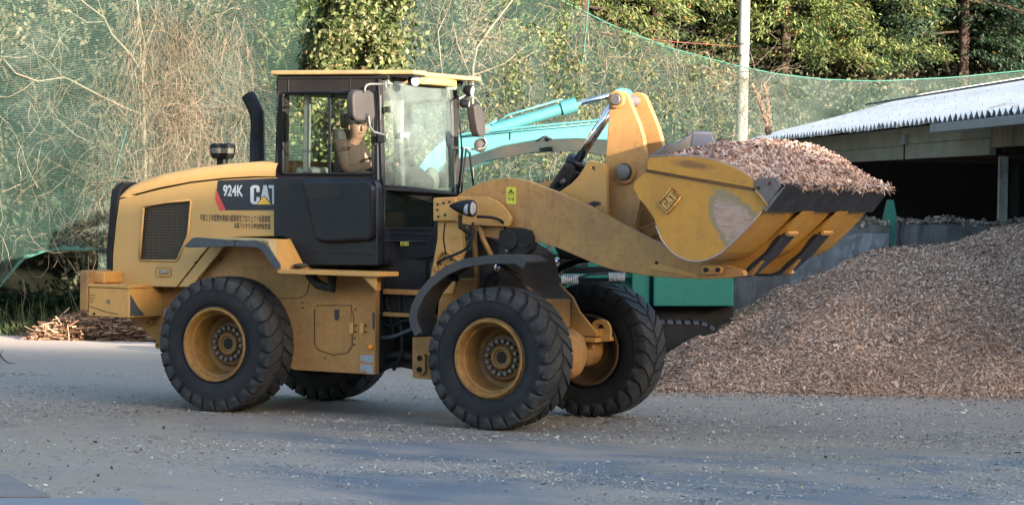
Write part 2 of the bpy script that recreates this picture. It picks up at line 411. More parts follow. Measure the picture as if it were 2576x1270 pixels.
# ================================================================== SETTING
# ---- ground
def m_ground():
    m, nt, b = mat('asphalt')
    base = ramp(nt, noise(nt, 1.1, 6, .65), [(.3, (.108, .129, .158)), (.7, (.150, .170, .196))]).outputs[0]
    fine = ramp(nt, noise(nt, 60, 3, .7), [(.35, (.55, .55, .55)), (.7, (1.25, 1.25, 1.25))]).outputs[0]
    mm = nt.nodes.new('ShaderNodeMix'); mm.data_type = 'RGBA'; mm.blend_type = 'MULTIPLY'; mm.inputs[0].default_value = .7
    nt.links.new(base, mm.inputs[6]); nt.links.new(fine, mm.inputs[7]); base = mm.outputs[2]
    # pale dried dust film left in irregular patches, heavier towards the rear of the yard and on the left
    dustc = ramp(nt, noise(nt, 14, 5, .7), [(.3, (.215, .178, .152)), (.7, (.35, .295, .255))]).outputs[0]
    g = nt.nodes.new('ShaderNodeNewGeometry'); sp = nt.nodes.new('ShaderNodeSeparateXYZ')
    nt.links.new(g.outputs['Position'], sp.inputs[0])
    def lin(a, bx, by):    # a + bx*x + by*y
        p = nt.nodes.new('ShaderNodeMath'); p.operation = 'MULTIPLY'; p.inputs[1].default_value = bx; nt.links.new(sp.outputs[0], p.inputs[0])
        q = nt.nodes.new('ShaderNodeMath'); q.operation = 'MULTIPLY_ADD'; q.inputs[1].default_value = by; nt.links.new(sp.outputs[1], q.inputs[0]); nt.links.new(p.outputs[0], q.inputs[2])
        t = nt.nodes.new('ShaderNodeMath'); t.operation = 'ADD'; t.inputs[1].default_value = a; nt.links.new(q.outputs[0], t.inputs[0]); return t.outputs[0]
    # depth beyond the loader -> dustier : D = (P-CAM).(-BH)
    kD = -BH; kR = RH
    Dn = lin(-(kD@CAM), kD[0], kD[1]); Rn = lin(-(kR@CAM), kR[0], kR[1])
    def mapr(v, a, b_, c, d):
        n = nt.nodes.new('ShaderNodeMapRange'); n.inputs[1].default_value = a; n.inputs[2].default_value = b_; n.inputs[3].default_value = c; n.inputs[4].default_value = d
        nt.links.new(v, n.inputs[0]); return n.outputs[0]
    def add(a, b_, op='ADD'):
        n = nt.nodes.new('ShaderNodeMath'); n.operation = op
        for i, v in enumerate((a, b_)):
            if hasattr(v, 'is_output'): nt.links.new(v, n.inputs[i])
            else: n.inputs[i].default_value = v
        return n.outputs[0]
    n1 = noise(nt, .55, 6, .62, dist=.4)
    st = noise(nt, 1.0, 5, .6, vec=scl(nt, (.22, 1.7, 1)))
    far = mapr(Dn, 25.5, 28.5, 0, .34)
    left = mapr(Rn, -.8, -3.2, 0, .26)
    tot = add(add(add(n1, far), left), add(add(st, -.5), .55, 'MULTIPLY'))
    f = ramp(nt, tot, [(.45, (0, 0, 0)), (.68, (1, 1, 1))]).outputs[0]
    col = mixc(nt, f, base, dustc)
    # ochre crushed chip dust bands
    n2 = noise(nt, .8, 6, .7, vec=scl(nt, (.5, 1.4, 1)))
    band = add(mapr(Rn, -.5, 2.5, 0, .10), n2)
    bandR = add(mapr(add(add(Dn, -25.2), 0, 'ADD') if 0 else Dn, 23.6, 25.0, 0, .24), mapr(Dn, 25.6, 27, 0, -.24)); bandR = add(bandR, mapr(Rn, -1.5, 1.5, 0, 1), 'MULTIPLY'); band = add(band, bandR)
    f2 = ramp(nt, band, [(.54, (0, 0, 0)), (.68, (.9, .9, .9))]).outputs[0]
    f2b = add(f2, ramp(nt, noise(nt, 22, 4, .7), [(.38, (.15, .15, .15)), (.62, (1, 1, 1))]).outputs[0], 'MULTIPLY')
    col = mixc(nt, f2b, col, (.27, .215, .15))
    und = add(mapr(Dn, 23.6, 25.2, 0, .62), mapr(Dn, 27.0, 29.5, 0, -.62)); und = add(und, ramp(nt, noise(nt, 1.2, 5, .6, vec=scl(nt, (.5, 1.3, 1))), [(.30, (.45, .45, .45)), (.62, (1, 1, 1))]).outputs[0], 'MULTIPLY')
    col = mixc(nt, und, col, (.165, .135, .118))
    lft = add(mapr(Rn, -1.6, -3.0, 0, 1), mapr(Dn, 27.5, 25.5, 0, 1), 'MULTIPLY'); lft = add(lft, ramp(nt, noise(nt, 1.6, 6, .68, dist=.5), [(.42, (0, 0, 0)), (.52, (.9, .9, .9))]).outputs[0], 'MULTIPLY')
    col = mixc(nt, lft, col, (.27, .225, .175))
    gr_ = ramp(nt, noise(nt, 150, 2, .6), [(.60, (0, 0, 0)), (.70, (1, 1, 1))]).outputs[0]; gk = add(gr_, ramp(nt, noise(nt, 1.7, 4, .6), [(.35, (.1, .1, .1)), (.65, (.75, .75, .75))]).outputs[0], 'MULTIPLY')
    col = mixc(nt, gk, col, (.36, .31, .25))
    gd_ = ramp(nt, noise(nt, 110, 2, .6, vec=scl(nt, (1, 1.01, 1))), [(.30, (.75, .75, .75)), (.40, (0, 0, 0))]).outputs[0]
    col = mixc(nt, gd_, col, (.075, .062, .05))
    # sandy verge at the back
    f3 = mapr(Dn, 34.5, 37.6, 0, 1)
    col = mixc(nt, f3, col, (.54, .41, .33))
    nt.links.new(col, b.inputs['Base Color']); b.inputs['Roughness'].default_value = .75; b.inputs['Specular IOR Level'].default_value = .35
    bump(nt, b, noise(nt, 45, 4, .7), .35, .01)
    return m
g = MB(); c0 = gr(0, 40); g.box(c0[0]-260, c0[0]+260, c0[1]-260, c0[1]+260, -.5, 0)
tag(g.build('ground', m_ground()), kind='structure')

# ---- net line behind the yard, in ground coordinates (r, D)
NL = [(-11.5, 32.4), (5.9, 65.6), (19.0, 69.5)]
def netD(px):
    a = (px-1288)/F; k = (NL[1][0]-NL[0][0])/(NL[1][1]-NL[0][1])
    D = (NL[0][0]-k*NL[0][1])/(a-k)
    if D*a > NL[1][0]:
        k = (NL[2][0]-NL[1][0])/(NL[2][1]-NL[1][1]); D = (NL[1][0]-k*NL[1][1])/(a-k)
    return D
def npt(px, py, off=0.0):
    D = netD(px)+off; return bp(px, py, D=D)
# hillside: station s along the line, t behind it
L0, L1, L2 = [np.array(gr(*q)[:2]) for q in NL]
d01 = (L1-L0); len01 = np.linalg.norm(d01); d01 /= len01; n01 = np.array([-d01[1], d01[0]])
d12 = (L2-L1); len12 = np.linalg.norm(d12); d12 /= len12; n12 = np.array([-d12[1], d12[0]])
def hill_xy(s, t):
    s = np.asarray(s, float); t = np.asarray(t, float)
    w = np.clip((s-len01+4)/8, 0, 1); w = w*w*(3-2*w)
    a = L0+np.minimum(s, len01)[..., None]*d01+np.maximum(s-len01, 0)[..., None]*d12
    n = (1-w)[..., None]*n01+w[..., None]*n12; n = n/np.linalg.norm(n, axis=-1, keepdims=True)
    return a+n*t[..., None]
def hill_z(s, t):
    t = np.asarray(t, float)
    return np.where(t < 1.0, 0, 1)*np.maximum(t-1.0, 0)**.9*1.45+fbm(s*.35, t*.35, 3)*1.3*np.clip((t-.6)/2, 0, 1)
ss = np.linspace(-8, len01+28, 90); tt = np.concatenate([np.linspace(.6, 9, 40), np.linspace(9.6, 50, 26)])
SS, TT = np.meshgrid(ss, tt, indexing='ij'); XY = hill_xy(SS, TT); Z = hill_z(SS, TT)-.02
S_H = float((np.array(npt(268, 700)[:2])-L0)@d01)          # a dark hollow runs into the slope left of this station
hw = np.clip((S_H-SS)/.5, 0, 1); Z = Z*(1-hw)+hw*np.where(TT < 11, -.02, Z)
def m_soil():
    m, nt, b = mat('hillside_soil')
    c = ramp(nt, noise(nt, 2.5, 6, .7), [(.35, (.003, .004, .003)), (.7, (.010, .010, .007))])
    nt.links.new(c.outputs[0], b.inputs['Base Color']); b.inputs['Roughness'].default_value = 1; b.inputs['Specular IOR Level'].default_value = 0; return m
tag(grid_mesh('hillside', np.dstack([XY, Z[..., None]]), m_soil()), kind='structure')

# ---- net
def m_net():
    m, nt, b = mat('green_netting')
    uv = N(nt, 'ShaderNodeUVMap'); mp = nt.nodes.new('ShaderNodeSeparateXYZ'); nt.links.new(uv.outputs[0], mp.inputs[0])
    fs = []
    for i in (0, 1):
        a = nt.nodes.new('ShaderNodeMath'); a.operation = 'MULTIPLY'; a.inputs[1].default_value = 1/.026; nt.links.new(mp.outputs[i], a.inputs[0])
        q = nt.nodes.new('ShaderNodeMath'); q.operation = 'FRACT'; nt.links.new(a.outputs[0], q.inputs[0])
        l = nt.nodes.new('ShaderNodeMath'); l.operation = 'LESS_THAN'; l.inputs[1].default_value = .115; nt.links.new(q.outputs[0], l.inputs[0]); fs.append(l.outputs[0])
    mx = nt.nodes.new('ShaderNodeMath'); mx.operation = 'MAXIMUM'; nt.links.new(fs[0], mx.inputs[0]); nt.links.new(fs[1], mx.inputs[1])
    nt.links.new(mx.outputs[0], b.inputs['Alpha'])
    c = ramp(nt, noise(nt, .6, 3), [(.3, (.028, .072, .056)), (.7, (.068, .115, .092))])
    nt.links.new(c.outputs[0], b.inputs['Base Color']); b.inputs['Roughness'].default_value = .6
    return m
top = [(-260, -160), (1200, -120), (1410, 0), (1530, 60), (1680, 120), (1850, 165), (1950, 186), (2070, 200), (2200, 205), (2400, 195), (2576, 178), (2800, 150)]
bot = [(-260, 930), (-60, 790), (0, 722), (60, 652), (110, 634), (160, 628), (246, 628), (247, 730), (300, 760), (2800, 600)]
def interp(tab, x): return np.interp(x, [a for a, b in tab], [b for a, b in tab])
nroot = thing('safety_net', 'huge sagging green mesh net hung across the overgrown hillside', 'net', tuple(gr(5.9, 65.6)))
xs = np.concatenate([np.linspace(-260, 245.5, 34), np.linspace(247, 2800, 150)]); nv_ = 60
P = np.zeros((len(xs), nv_, 3)); UV = np.zeros((len(xs), nv_, 2)); s_acc = 0; prev = None
for i, x in enumerate(xs):
    yt, yb = interp(top, x), interp(bot, x)
    for j in range(nv_):
        y = yt+(yb-yt)*j/(nv_-1)
        off = float(.5*fbm(x/160., y/130., 5, 3)) - .25*math.sin(j/(nv_-1)*math.pi)
        P[i, j] = npt(x, y, off)
    c = npt(x, 300)
    if prev is not None: s_acc += np.linalg.norm((c-prev)[:2])
    prev = c
    UV[i, :, 0] = s_acc; UV[i, :, 1] = P[i, :, 2]+.15*s_acc*0
netm = m_net()
grid_mesh('netting', P, netm, nroot, uv=UV)
rope = flat('green_rope', (.03, .14, .105), .8)
rp = MB(); rp.tube([npt(x, interp(top, x), -.02) for x in np.linspace(1200, 2800, 60)], .014, 5)
rp.build('top_rope', rope, nroot, smooth=True)
hem = MB()
hp = [(x, interp(bot, x)) for x in np.linspace(-200, 246, 40)]
for (xa, ya), (xb, yb) in zip(hp[:-1], hp[1:]):
    wd = 7+3*math.sin(xa*.05)+2*math.sin(xa*.21)
    hem.add([npt(xa, ya-wd, -.03), npt(xb, yb-wd, -.03), npt(xb, yb+1, -.06), npt(xa, ya+1, -.06)], [(0, 1, 2, 3)])
hem.build('net_hem', flat('net_hem_cloth', (.02, .085, .062), .8), nroot)
rp = MB(); rp.tube([npt(246, 630, -.03), npt(262, 560, -.05), npt(276, 490, -.05), npt(292, 420, -.03), npt(315, 340, -.03), npt(333, 250, -.03), npt(345, 130, -.03), npt(352, -40, -.03)], .009, 5)
rp.build('seam_rope', rope, nroot, smooth=True)
rp = MB(); rp.tube([npt(1482, -10, -.03), npt(1470, 120, -.05), npt(1450, 290, -.05)], .014, 5); rp.build('seam_rope', rope, nroot, smooth=True)

# ---- foliage scatter on the hillside
def clumps(cen, per, spread, size, aniso=(1, 1, 1), elong=1.7, up=0.0, flat_=None):
    """leaves round clump centres: cen (k,3) -> (k*per) rhombs"""
    k = len(cen); c = np.repeat(cen, per, 0)+RNG.normal(size=(k*per, 3))*np.array(aniso)*spread
    a = rvec(len(c)); a[:, 2] += up; a = unit(a); b = unit(np.cross(a, rvec(len(c))))
    sz = size*RNG.uniform(.55, 1.3, (len(c), 1))
    return rhombs(c, a*sz*elong*.5, b*sz*.5)
k = 1900
s = RNG.uniform(-3, len01+16, k); t = RNG.uniform(.9, 6.5, k)**1.0
XYc = hill_xy(s, t); zc = hill_z(s, t)+RNG.uniform(.0, .55, k)+np.abs(fbm(s*.6, t*.7, 9))*1.3
cen = np.column_stack([XYc, zc]); kp_ = ~((s < S_H+.3) & (zc < 1.55)); cen = cen[kp_]
v = clumps(cen, 56, .19, .07, (1.1, 1.1, 1.2))
tag(quads('undergrowth', v, MAT['under']), 'dense green and straw-coloured scrub covering the slope behind the net', 'undergrowth', kind='stuff')

# ---- dry vines hanging over the slope and through the net
def vine_paths(k, px_rng, py_rng, hang, length, off_rng, m=14, wig=.25, seedd=0, dens=None):
    out = []
    px = RNG.uniform(*px_rng, k); py = RNG.uniform(*py_rng, k); py = np.maximum(py, interp(top, px)+60*np.clip((px-1300)/100, 0, 1)*hang)
    st = np.array([npt(a, b, RNG.uniform(*off_rng)) for a, b in zip(px, py)])
    dirs = unit(RNG.normal(size=(k, 3))*np.array([1, .5, 1])+np.array([0, 0, -hang]))
    L = RNG.uniform(.4, 1, k)*length
    P = np.zeros((k, m, 3)); P[:, 0] = st; d = dirs
    for j in range(1, m):
        d = unit(d+RNG.normal(size=(k, 3))*wig+np.array([0, 0, -.10*hang]))
        P[:, j] = P[:, j-1]+d*(L/m)[:, None]
    return P
V1 = np.concatenate([vine_paths(1050, (330, 640), (-20, 460), 1.3, 2.2, (-.35, .3), wig=.27),
                     vine_paths(700, (240, 520), (250, 560), .6, 1.7, (-.3, .4), wig=.32),
                     vine_paths(260, (-20, 360), (60, 640), .25, 1.8, (-.2, .5), wig=.25),
                     vine_paths(350, (310, 460), (-20, 300), 1.4, 1.6, (-.35, 0), wig=.3)])
tv = tag(multi_tubes('dry_vines', V1, RNG.uniform(.0025, .007, len(V1)), MAT['vine']), 'tangled mass of dry brown vines hanging in the net left of the loader cab', 'vines', kind='stuff')
V2 = np.concatenate([vine_paths(900, (1180, 1950), (0, 440), .45, 2.3, (-.3, .6), wig=.30),
                     vine_paths(90, (1000, 1200), (-20, 200), -.8, 2.6, (-.2, .8), wig=.2)])
tag(multi_tubes('dry_vines', V2, RNG.uniform(.0035, .0095, len(V2)), MAT['vine']), 'thin pale stems and creepers woven through the net above the excavator', 'vines', kind='stuff')
# bare tree standing on the left
def limb(paths, rad, name, m, parent, n=7):
    b = MB()
    for p, r in zip(paths, rad):
        k_ = len(p); b.tube(p, [r*(1-.62*i/(k_-1)) for i in range(k_)], n)
    return b.build(name, m, parent, smooth=True)
def npl(pts, off): return [npt(a, b, off) for a, b in pts]
bt = thing('bare_tree', 'bare pale-barked tree with forked branches wrapped in dry vines', 'tree', tuple(gr((368-1288)/F*42.6, 42.6)))
limb([npl([(372, 900), (372, 700), (366, 480), (362, 300), (358, 190), (366, 120), (352, 60), (340, -30)], -.2)], [.04], 'trunk', MAT['bark'], bt)
limb([npl([(358, 185), (330, 140), (280, 85), (262, 45), (215, 10), (180, -20)], -.2), npl([(262, 48), (250, 10), (240, -20)], -.2), npl([(265, 55), (220, 57), (175, 30), (130, 20)], -.2)], [.022, .009, .009], 'branch', MAT['bark'], bt)
limb([npl([(362, 290), (310, 270), (240, 235), (175, 200), (160, 195), (95, 205), (40, 185), (10, 150)], -.25), npl([(160, 195), (125, 155), (90, 135), (60, 105)], -.25), npl([(125, 150), (150, 100), (165, 80), (200, 60)], -.25), npl([(90, 200), (60, 225), (20, 245), (-30, 240)], -.25)], [.017, .007, .007, .006], 'branch', MAT['bark'], bt)
limb([npl([(235, 362), (190, 340), (150, 305), (120, 290)], -.25), npl([(150, 305), (125, 270), (110, 250)], -.25)], [.009, .005], 'branch', MAT['bark'], bt)
limb([npl([(366, 300), (380, 275), (430, 290), (440, 330), (470, 355)], -.2), npl([(366, 120), (390, 60), (400, -20)], -.2)], [.018, .02], 'branch', MAT['bark'], bt)

# saplings arching up behind the cab roof
sp_ = thing('bare_sapling', 'bare arching saplings rising to the right of the leafy climber', 'sapling', tuple(gr((1150-1288)/F*52.6, 52.6)))
limb([npl([(1190, 700), (1188, 300), (1190, 170), (1200, 120), (1235, 70), (1290, 0), (1310, -40)], -.3), npl([(1185, 200), (1150, 110), (1140, 60)], -.3), npl([(1120, 230), (1108, 150), (1102, 80), (1130, 20)], -.3), npl([(1190, 190), (1270, 160), (1330, 110)], -.3), npl([(1280, 165), (1330, 140), (1350, 125)], -.3)], [.03, .014, .018, .015, .01], 'stem', MAT['bark'], sp_)

# ---- leafy climber swallowing a tree, in front of the net, behind the cab
cl = thing('climber_covered_tree', 'broad yellow-green tree smothered in climbing leaves behind the cab roof', 'tree', tuple(gr((815-1288)/F*48.5, 48.5)))
limb([[bp(815, 470, D=48.9)*np.array([1, 1, 0]), bp(815, 470, D=48.9), bp(800, 200, D=48.9), bp(790, -100, D=48.9)]], [.16], 'trunk', MAT['trunk'], cl)
cc = []
ol = [(-160, 640, 1010), (0, 622, 1014), (80, 632, 1006), (140, 630, 990), (200, 636, 975), (260, 668, 960), (340, 680, 960), (430, 690, 950), (520, 720, 940), (640, 740, 930)]
for _ in range(700):
    py = random.uniform(-160, 560); a = np.interp(py, [o[0] for o in ol], [o[1] for o in ol]); b = np.interp(py, [o[0] for o in ol], [o[2] for o in ol])
    q = random.random(); px = a+(b-a)*q; dd = math.sqrt(max(0, 1-(2*q-1)**2))
    px += random.gauss(0, 20); D = 48.9-1.5*dd*random.uniform(.45, 1.05)+.5*math.sin(px*.04+py*.023)
    cc.append(bp(px, py, D=D))
cc = np.array(cc)
vv = clumps(cc, 92, .12, .066, (1, 1, 1.25), 1.6, -.6)
quads('crown', vv, MAT['leafy'], cl)
# a few leafy strings of climber hanging in the net on the right
ws = [[(1440, -10), (1425, 60), (1410, 130), (1400, 200), (1395, 260)], [(1460, 160), (1455, 230), (1465, 300), (1500, 330)], [(1590, 30), (1575, 90), (1590, 160)], [(1300, 150), (1285, 200), (1300, 250)], [(1330, 60), (1400, 110), (1385, 190)]]
lv = []
for w in ws:
    for a, b in zip(w[:-1], w[1:]):
        for q in np.linspace(0, 1, 7): lv.append(npt(a[0]+(b[0]-a[0])*q+random.gauss(0, 5), a[1]+(b[1]-a[1])*q+random.gauss(0, 5), -.35))
for _ in range(190): lv.append(npt(random.uniform(1200, 1850), random.uniform(150, 440), -.35))
tag(quads('climber_leaves', clumps(np.array(lv), 12, .10, .052, up=-.6), MAT['leafy']), 'scattered yellow-green climber leaves caught on the net above the excavator boom', 'climber leaves', kind='stuff')

# ---- conifers beyond the net
def conifer(label, r, D, H, R, leafm, seed, nb=150, per=20, zlo=2.0):
    rs = np.random.default_rng(seed); base = gr(r, D); i = int(np.argmin(np.abs(ss-0)))
    # stand it on the slope
    st = (np.array(base[:2])-L0)@d01; tn = (np.array(base[:2])-L0)@n01
    if st > len01: st = len01+(np.array(base[:2])-L1)@d12; tn = (np.array(base[:2])-L1)@n12
    z0 = float(hill_z(np.array([st]), np.array([max(tn, 0)]))[0])
    root = thing('conifer_tree', label, 'tree', (base[0], base[1], z0-.1), group='conifers on the hill behind the net')
    zt = z0+H
    limb([[(base[0], base[1], z0-.3), (base[0]+.1, base[1], z0+H*.5), (base[0], base[1]+.1, zt)]], [.17], 'trunk', MAT['trunk'], root)
    cs = []; tw = []
    for _ in range(nb):
        h = rs.uniform(.03, 1)**.9; az = rs.uniform(0, 2*math.pi); L = R*(1-h)**.55*rs.uniform(.75, 1.15)+.3
        z = z0+1.0+(H-1.0)*h; dr = np.array([math.cos(az), math.sin(az), 0])
        p0 = np.array([base[0], base[1], z]); p1 = p0+dr*L+np.array([0, 0, -.28*L])
        tw.append((p0, p0+dr*L*.5+np.array([0, 0, -.05*L]), p1))
        for q in np.linspace(.35, 1, 7):
            pc = p0+dr*L*q+np.array([0, 0, -.28*L*q*q])
            sd = np.cross(dr, [0, 0, 1])
            for e in (-1, 0, 1): cs.append(pc+sd*e*L*.22*(1.15-q)+rs.normal(size=3)*.08)
    cs = np.array(cs)
    global RNG
    RNG = rs
    ctr_ = np.array([base[0], base[1], 0]); od = (cs-ctr_)*[1, 1, 0]; od = unit(od)+np.array([0, 0, -.55])
    k9 = per+6; c9 = np.repeat(cs, k9, 0)+rs.normal(size=(len(cs)*k9, 3))*np.array([.15, .15, .05]); a9 = unit(np.repeat(od, k9, 0)+rs.normal(size=c9.shape)*.55); b9 = unit(np.cross(a9, rvec(len(c9))*[.5, .5, 1]))
    sz9 = rs.uniform(.04, .095, (len(c9), 1)); v = rhombs(c9, a9*sz9, b9*sz9*.30)
    quads('crown', v, leafm, root)
    b = MB()
    for p in tw[::3]: b.tube(p, [.03, .02, .008], 4)
    b.build('branches', MAT['trunk'], root)
    return root
conifer('sunlit olive conifer standing just left of the pale utility pole', 3.6, 70.5, 9, 2.6, MAT['conifer'], 1)
conifer('olive conifer at the upper edge, farthest left of the conifer row', 1.6, 66.5, 9, 2.4, MAT['conifer'], 2)
conifer('green conifer with orange sprigs to the right of the utility pole', 7.0, 71.0, 9, 2.5, MAT['conifer'], 3)
conifer('yellowish conifer with rusty tips between the pole and the dark tree', 9.2, 72.5, 9, 2.3, MAT['conifer'], 4)
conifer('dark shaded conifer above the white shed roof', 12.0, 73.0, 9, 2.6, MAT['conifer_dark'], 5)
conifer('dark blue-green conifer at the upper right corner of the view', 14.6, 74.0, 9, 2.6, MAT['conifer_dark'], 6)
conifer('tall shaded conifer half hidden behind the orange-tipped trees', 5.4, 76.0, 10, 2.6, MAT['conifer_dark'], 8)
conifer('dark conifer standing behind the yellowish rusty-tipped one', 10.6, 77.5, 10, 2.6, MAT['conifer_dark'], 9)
RNG = np.random.default_rng(77)

# ---- utility pole
pm = MB(); pb = gr((1858-1288)/F*65.9, 65.9)
pm.tube([pb, pb+np.array([.02, 0, 5]), pb+np.array([.05, 0, 10.5])], [.165, .145, .12], 24)
pr = thing('utility_pole', 'tall pale concrete utility pole standing beyond the bucket', 'pole', tuple(pb))
pm.build('pole', painted('pole_concrete', (.27, .26, .235), (.19, .175, .15), .5, .8), pr, smooth=True)
b = MB()
for z in (5.9, 7.3): b.lathe(pb+np.array([.04, 0, z]), (0, 0, 1), [(0, .152), (0, .158), (.03, .158), (.03, .152)], 20)
b.build('band', MAT['steel'], pr)
# overhead wires
wm = flat('wire_sheath', (.25, .08, .05), .6)
wr = MB(); wr.tube([bp(1855, 118, D=65.7), bp(1780, 112, D=64), bp(1700, 106, D=62), bp(1600, 95, D=60), bp(1500, 80, D=58)], .006, 5)
tag(wr.build('wire', wm, smooth=True), 'thin rusty wire running left from the utility pole', 'wire')
wr = MB(); wr.tube([bp(2420, -10, D=50), bp(2500, 8, D=49), bp(2620, 42, D=47.5)], .006, 5)
tag(wr.build('wire', wm, smooth=True), 'thin red-brown wire crossing the upper right corner', 'wire')

# ---- dark hollow, undergrowth and debris at the left
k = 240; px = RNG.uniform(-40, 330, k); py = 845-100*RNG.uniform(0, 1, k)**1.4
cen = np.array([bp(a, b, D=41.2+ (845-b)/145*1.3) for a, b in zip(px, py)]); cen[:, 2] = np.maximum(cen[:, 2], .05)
tag(quads('weeds', clumps(cen, 34, .09, .055, up=.3, elong=2.4), MAT['hollow']), 'weeds filling the hollow under the lifted net, coloured dark for shade', 'weeds', kind='stuff')
k = 620; px = RNG.uniform(-60, 230, k)*1.0; DD = 40.2+RNG.uniform(-.3, .9, k)
b0 = np.array([gr((a-1288)/F*d, d) for a, d in zip(px, DD)]); h = RNG.gamma(2, .09, k)+.04*np.where(px < 150, 1.2, .6)
tip = b0+np.column_stack([RNG.normal(0, .16, k), RNG.normal(0, .14, k), h]); sd = unit(np.cross(tip-b0, rvec(k)))*.007
tag(quads('grass', np.stack([b0-sd, b0+sd, tip+sd*.2, tip-sd*.2], 1), MAT['grass']), 'tufts of grass along the verge under the net', 'grass', kind='stuff')
# foliage deep in the hollow, its shade put into the leaf colour
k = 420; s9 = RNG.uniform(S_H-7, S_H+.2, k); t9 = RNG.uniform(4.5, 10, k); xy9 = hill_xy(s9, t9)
tag(quads('shade_foliage', clumps(np.column_stack([xy9, RNG.uniform(0, 3.2, k)]), 40, .25, .09), MAT['hollow']), 'foliage deep inside the hollow under the lifted net, coloured dark for shade', 'foliage', kind='stuff')
for i9, (a9, h9) in enumerate(((60, -20), (148, 10), (205, -8), (232, 14))):
    p9 = bp(a9, 845, D=45+.3*i9)*[1, 1, 0]; q9 = bp(a9+h9, 560, D=45.3+.3*i9)
    t9_ = thing('tree_trunk', ['thin leaning dark trunk at the left end of the hollow', 'dark trunk under the middle of the lifted net', 'slim dark trunk right of the middle of the hollow', 'dark trunk nearest the loader inside the hollow'][i9], 'tree trunk', tuple(p9), group='trunks in the hollow')
    MB().tube([p9, (p9+q9)/2+[.05, 0, 0], q9], [.06, .05, .035], 8).build('trunk', MAT['dark'], t9_, smooth=True)
# broken bark debris heap
k = 3600; px = RNG.uniform(75, 440, k); hh = np.clip(1-((px-255)/190)**2, .05, 1)
DD = 39.0+RNG.uniform(0, 1.1, k); zc = RNG.uniform(0, 1, k)*hh*.40*np.clip((DD-38.8)/.5, .1, 1)
cen = np.array([gr((a-1288)/F*d, d, z+.01) for a, d, z in zip(px, DD, zc)])
a = rvec(k); a[:, 2] *= .3; a = unit(a); L = RNG.gamma(2, .055, (k, 1))+.02; bb_ = unit(np.cross(a, rvec(k)))
tag(quads('bark_debris', rects(cen, a*L*.6, bb_*RNG.uniform(.004, .013, (k, 1))), MAT['debris']), 'low heap of splintered orange-brown bark strips by the verge', 'bark debris', kind='stuff')
# far strip under the heap: chips spilling right behind the rear wheel
# ---- fallen twig on the far left ground
tw = MB(); q = lambda x, y, z=.015: bp(x, y, z=z)
tw.tube([q(-30, 880), q(0, 893, .06), q(10, 905, .05), q(22, 913), q(40, 914)], [.012, .011, .009, .006, .003], 5)
tw.tube([q(0, 893, .06), q(4, 885, .12), q(8, 878, .13)], [.007, .005, .002], 5)
tag(tw.build('twig', MAT['trunk'], smooth=True), 'dark bent twig lying on the ground at the far left', 'twig')
# faded painted lines on the yard
for (xa, ya, xb, yb), w, lab, colr in (((-40, 891, 170, 893), .05, 0, (.70, .66, .55)), ((-40, 936, 110, 943), .05, 1, (.62, .36, .16))):
    A, B = bp(xa, ya, z=.004), bp(xb, yb, z=.004); dn = np.array([-BH[0], -BH[1], 0])*w
    l = MB(); l.add([A, B, B+dn, A+dn], [(0, 1, 2, 3)])
    mm, nt, bs = mat('faded_line_paint'); cc_ = ramp(nt, noise(nt, 5, 6, .7), [(.42, (0, 0, 0)), (.58, (1, 1, 1))])
    nt.links.new(mixc(nt, cc_.outputs[0], (.24, .22, .215), colr), bs.inputs['Base Color'])
    tag(l.build('road_line', mm), kind='structure')
# steel cover plates, bottom-left corner
spm = painted('steel_plate_paint', (.16, .19, .24), (.24, .21, .19), .5, .6)
A = [bp(-30, 1256, z=0), bp(330, 1256, z=0), bp(352, 1262, z=0), bp(372, 1285, z=0), bp(-30, 1290, z=0)]
l = MB(); l.ext(A, (0, 0, .014)); tag(l.build('cover_plate', spm, bevel=.004), 'flat blue-grey steel plate with a rounded corner at the bottom left', 'steel plate')
A = [bp(-30, 1190, z=0), bp(20, 1196, z=0), bp(128, 1251, z=0), bp(-30, 1251, z=0)]
l = MB(); l.ext(A, (0, 0, .012)); tag(l.build('cover_plate', painted('dusty_plate', (.15, .145, .15), (.25, .21, .18), .6, .8), bevel=.004), 'dusty wedge-shaped steel plate just above the other plate', 'steel plate')

# ---- chips scattered on the yard
def scatter_ground():
    n = 130000
    D = 18.8+RNG.uniform(0, 1, n)**1.0*13.5; r = (RNG.uniform(-80, 2660, n)-1288)/F*D
    keep = fbm(r*.8, D*1.3, 21)*2.0+.18*np.clip(r, -2, 3)/3+RNG.uniform(-.55, .55, n)+.02+.42*np.exp(-((D-25.2)/1.1)**2)*np.clip((r+1)/2, 0, 1)+.4*np.exp(-((D-20.5)/.9)**2)*np.clip((r-1.6)/1, 0, 1) > .12
    D, r = D[keep], r[keep]; n = len(D)
    c = np.array([CAM[0], CAM[1], 0])+r[:, None]*RH-D[:, None]*BH; c[:, 2] = RNG.uniform(.004, .012, n)
    a = RNG.normal(size=(n, 3)); a[:, 2] *= .22; a = unit(a); b = unit(np.cross(a, np.array([0, 0, 1.])+RNG.normal(size=(n, 3))*.25))
    L = RNG.gamma(2.0, .0027, (n, 1))+.002
    return rects(c, a*L, b*L*RNG.uniform(.2, .55, (n, 1)))
tag(quads('ground_chips', scatter_ground(), MAT['groundchips']), 'loose pale wood chips and litter strewn over the asphalt', 'wood chips', kind='stuff')
k = 700; D = 19+RNG.uniform(0, 1, k)*8; r = (-60+620*RNG.uniform(0, 1, k)**1.6-1288)/F*D
c = np.array([CAM[0], CAM[1], 0])+r[:, None]*RH-D[:, None]*BH; c[:, 2] = .008
a = RNG.normal(size=(k, 3)); a[:, 2] *= .2; a = unit(a); b = unit(np.cross(a, np.array([0, 0, 1.])))
L = RNG.gamma(2, .0042, (k, 1))+.003
tag(quads('leaf_litter', rects(c, a*L, b*L*.35), MAT['trunk']), 'dark crumbs of bark and leaf litter on the left side of the yard', 'litter', kind='stuff')

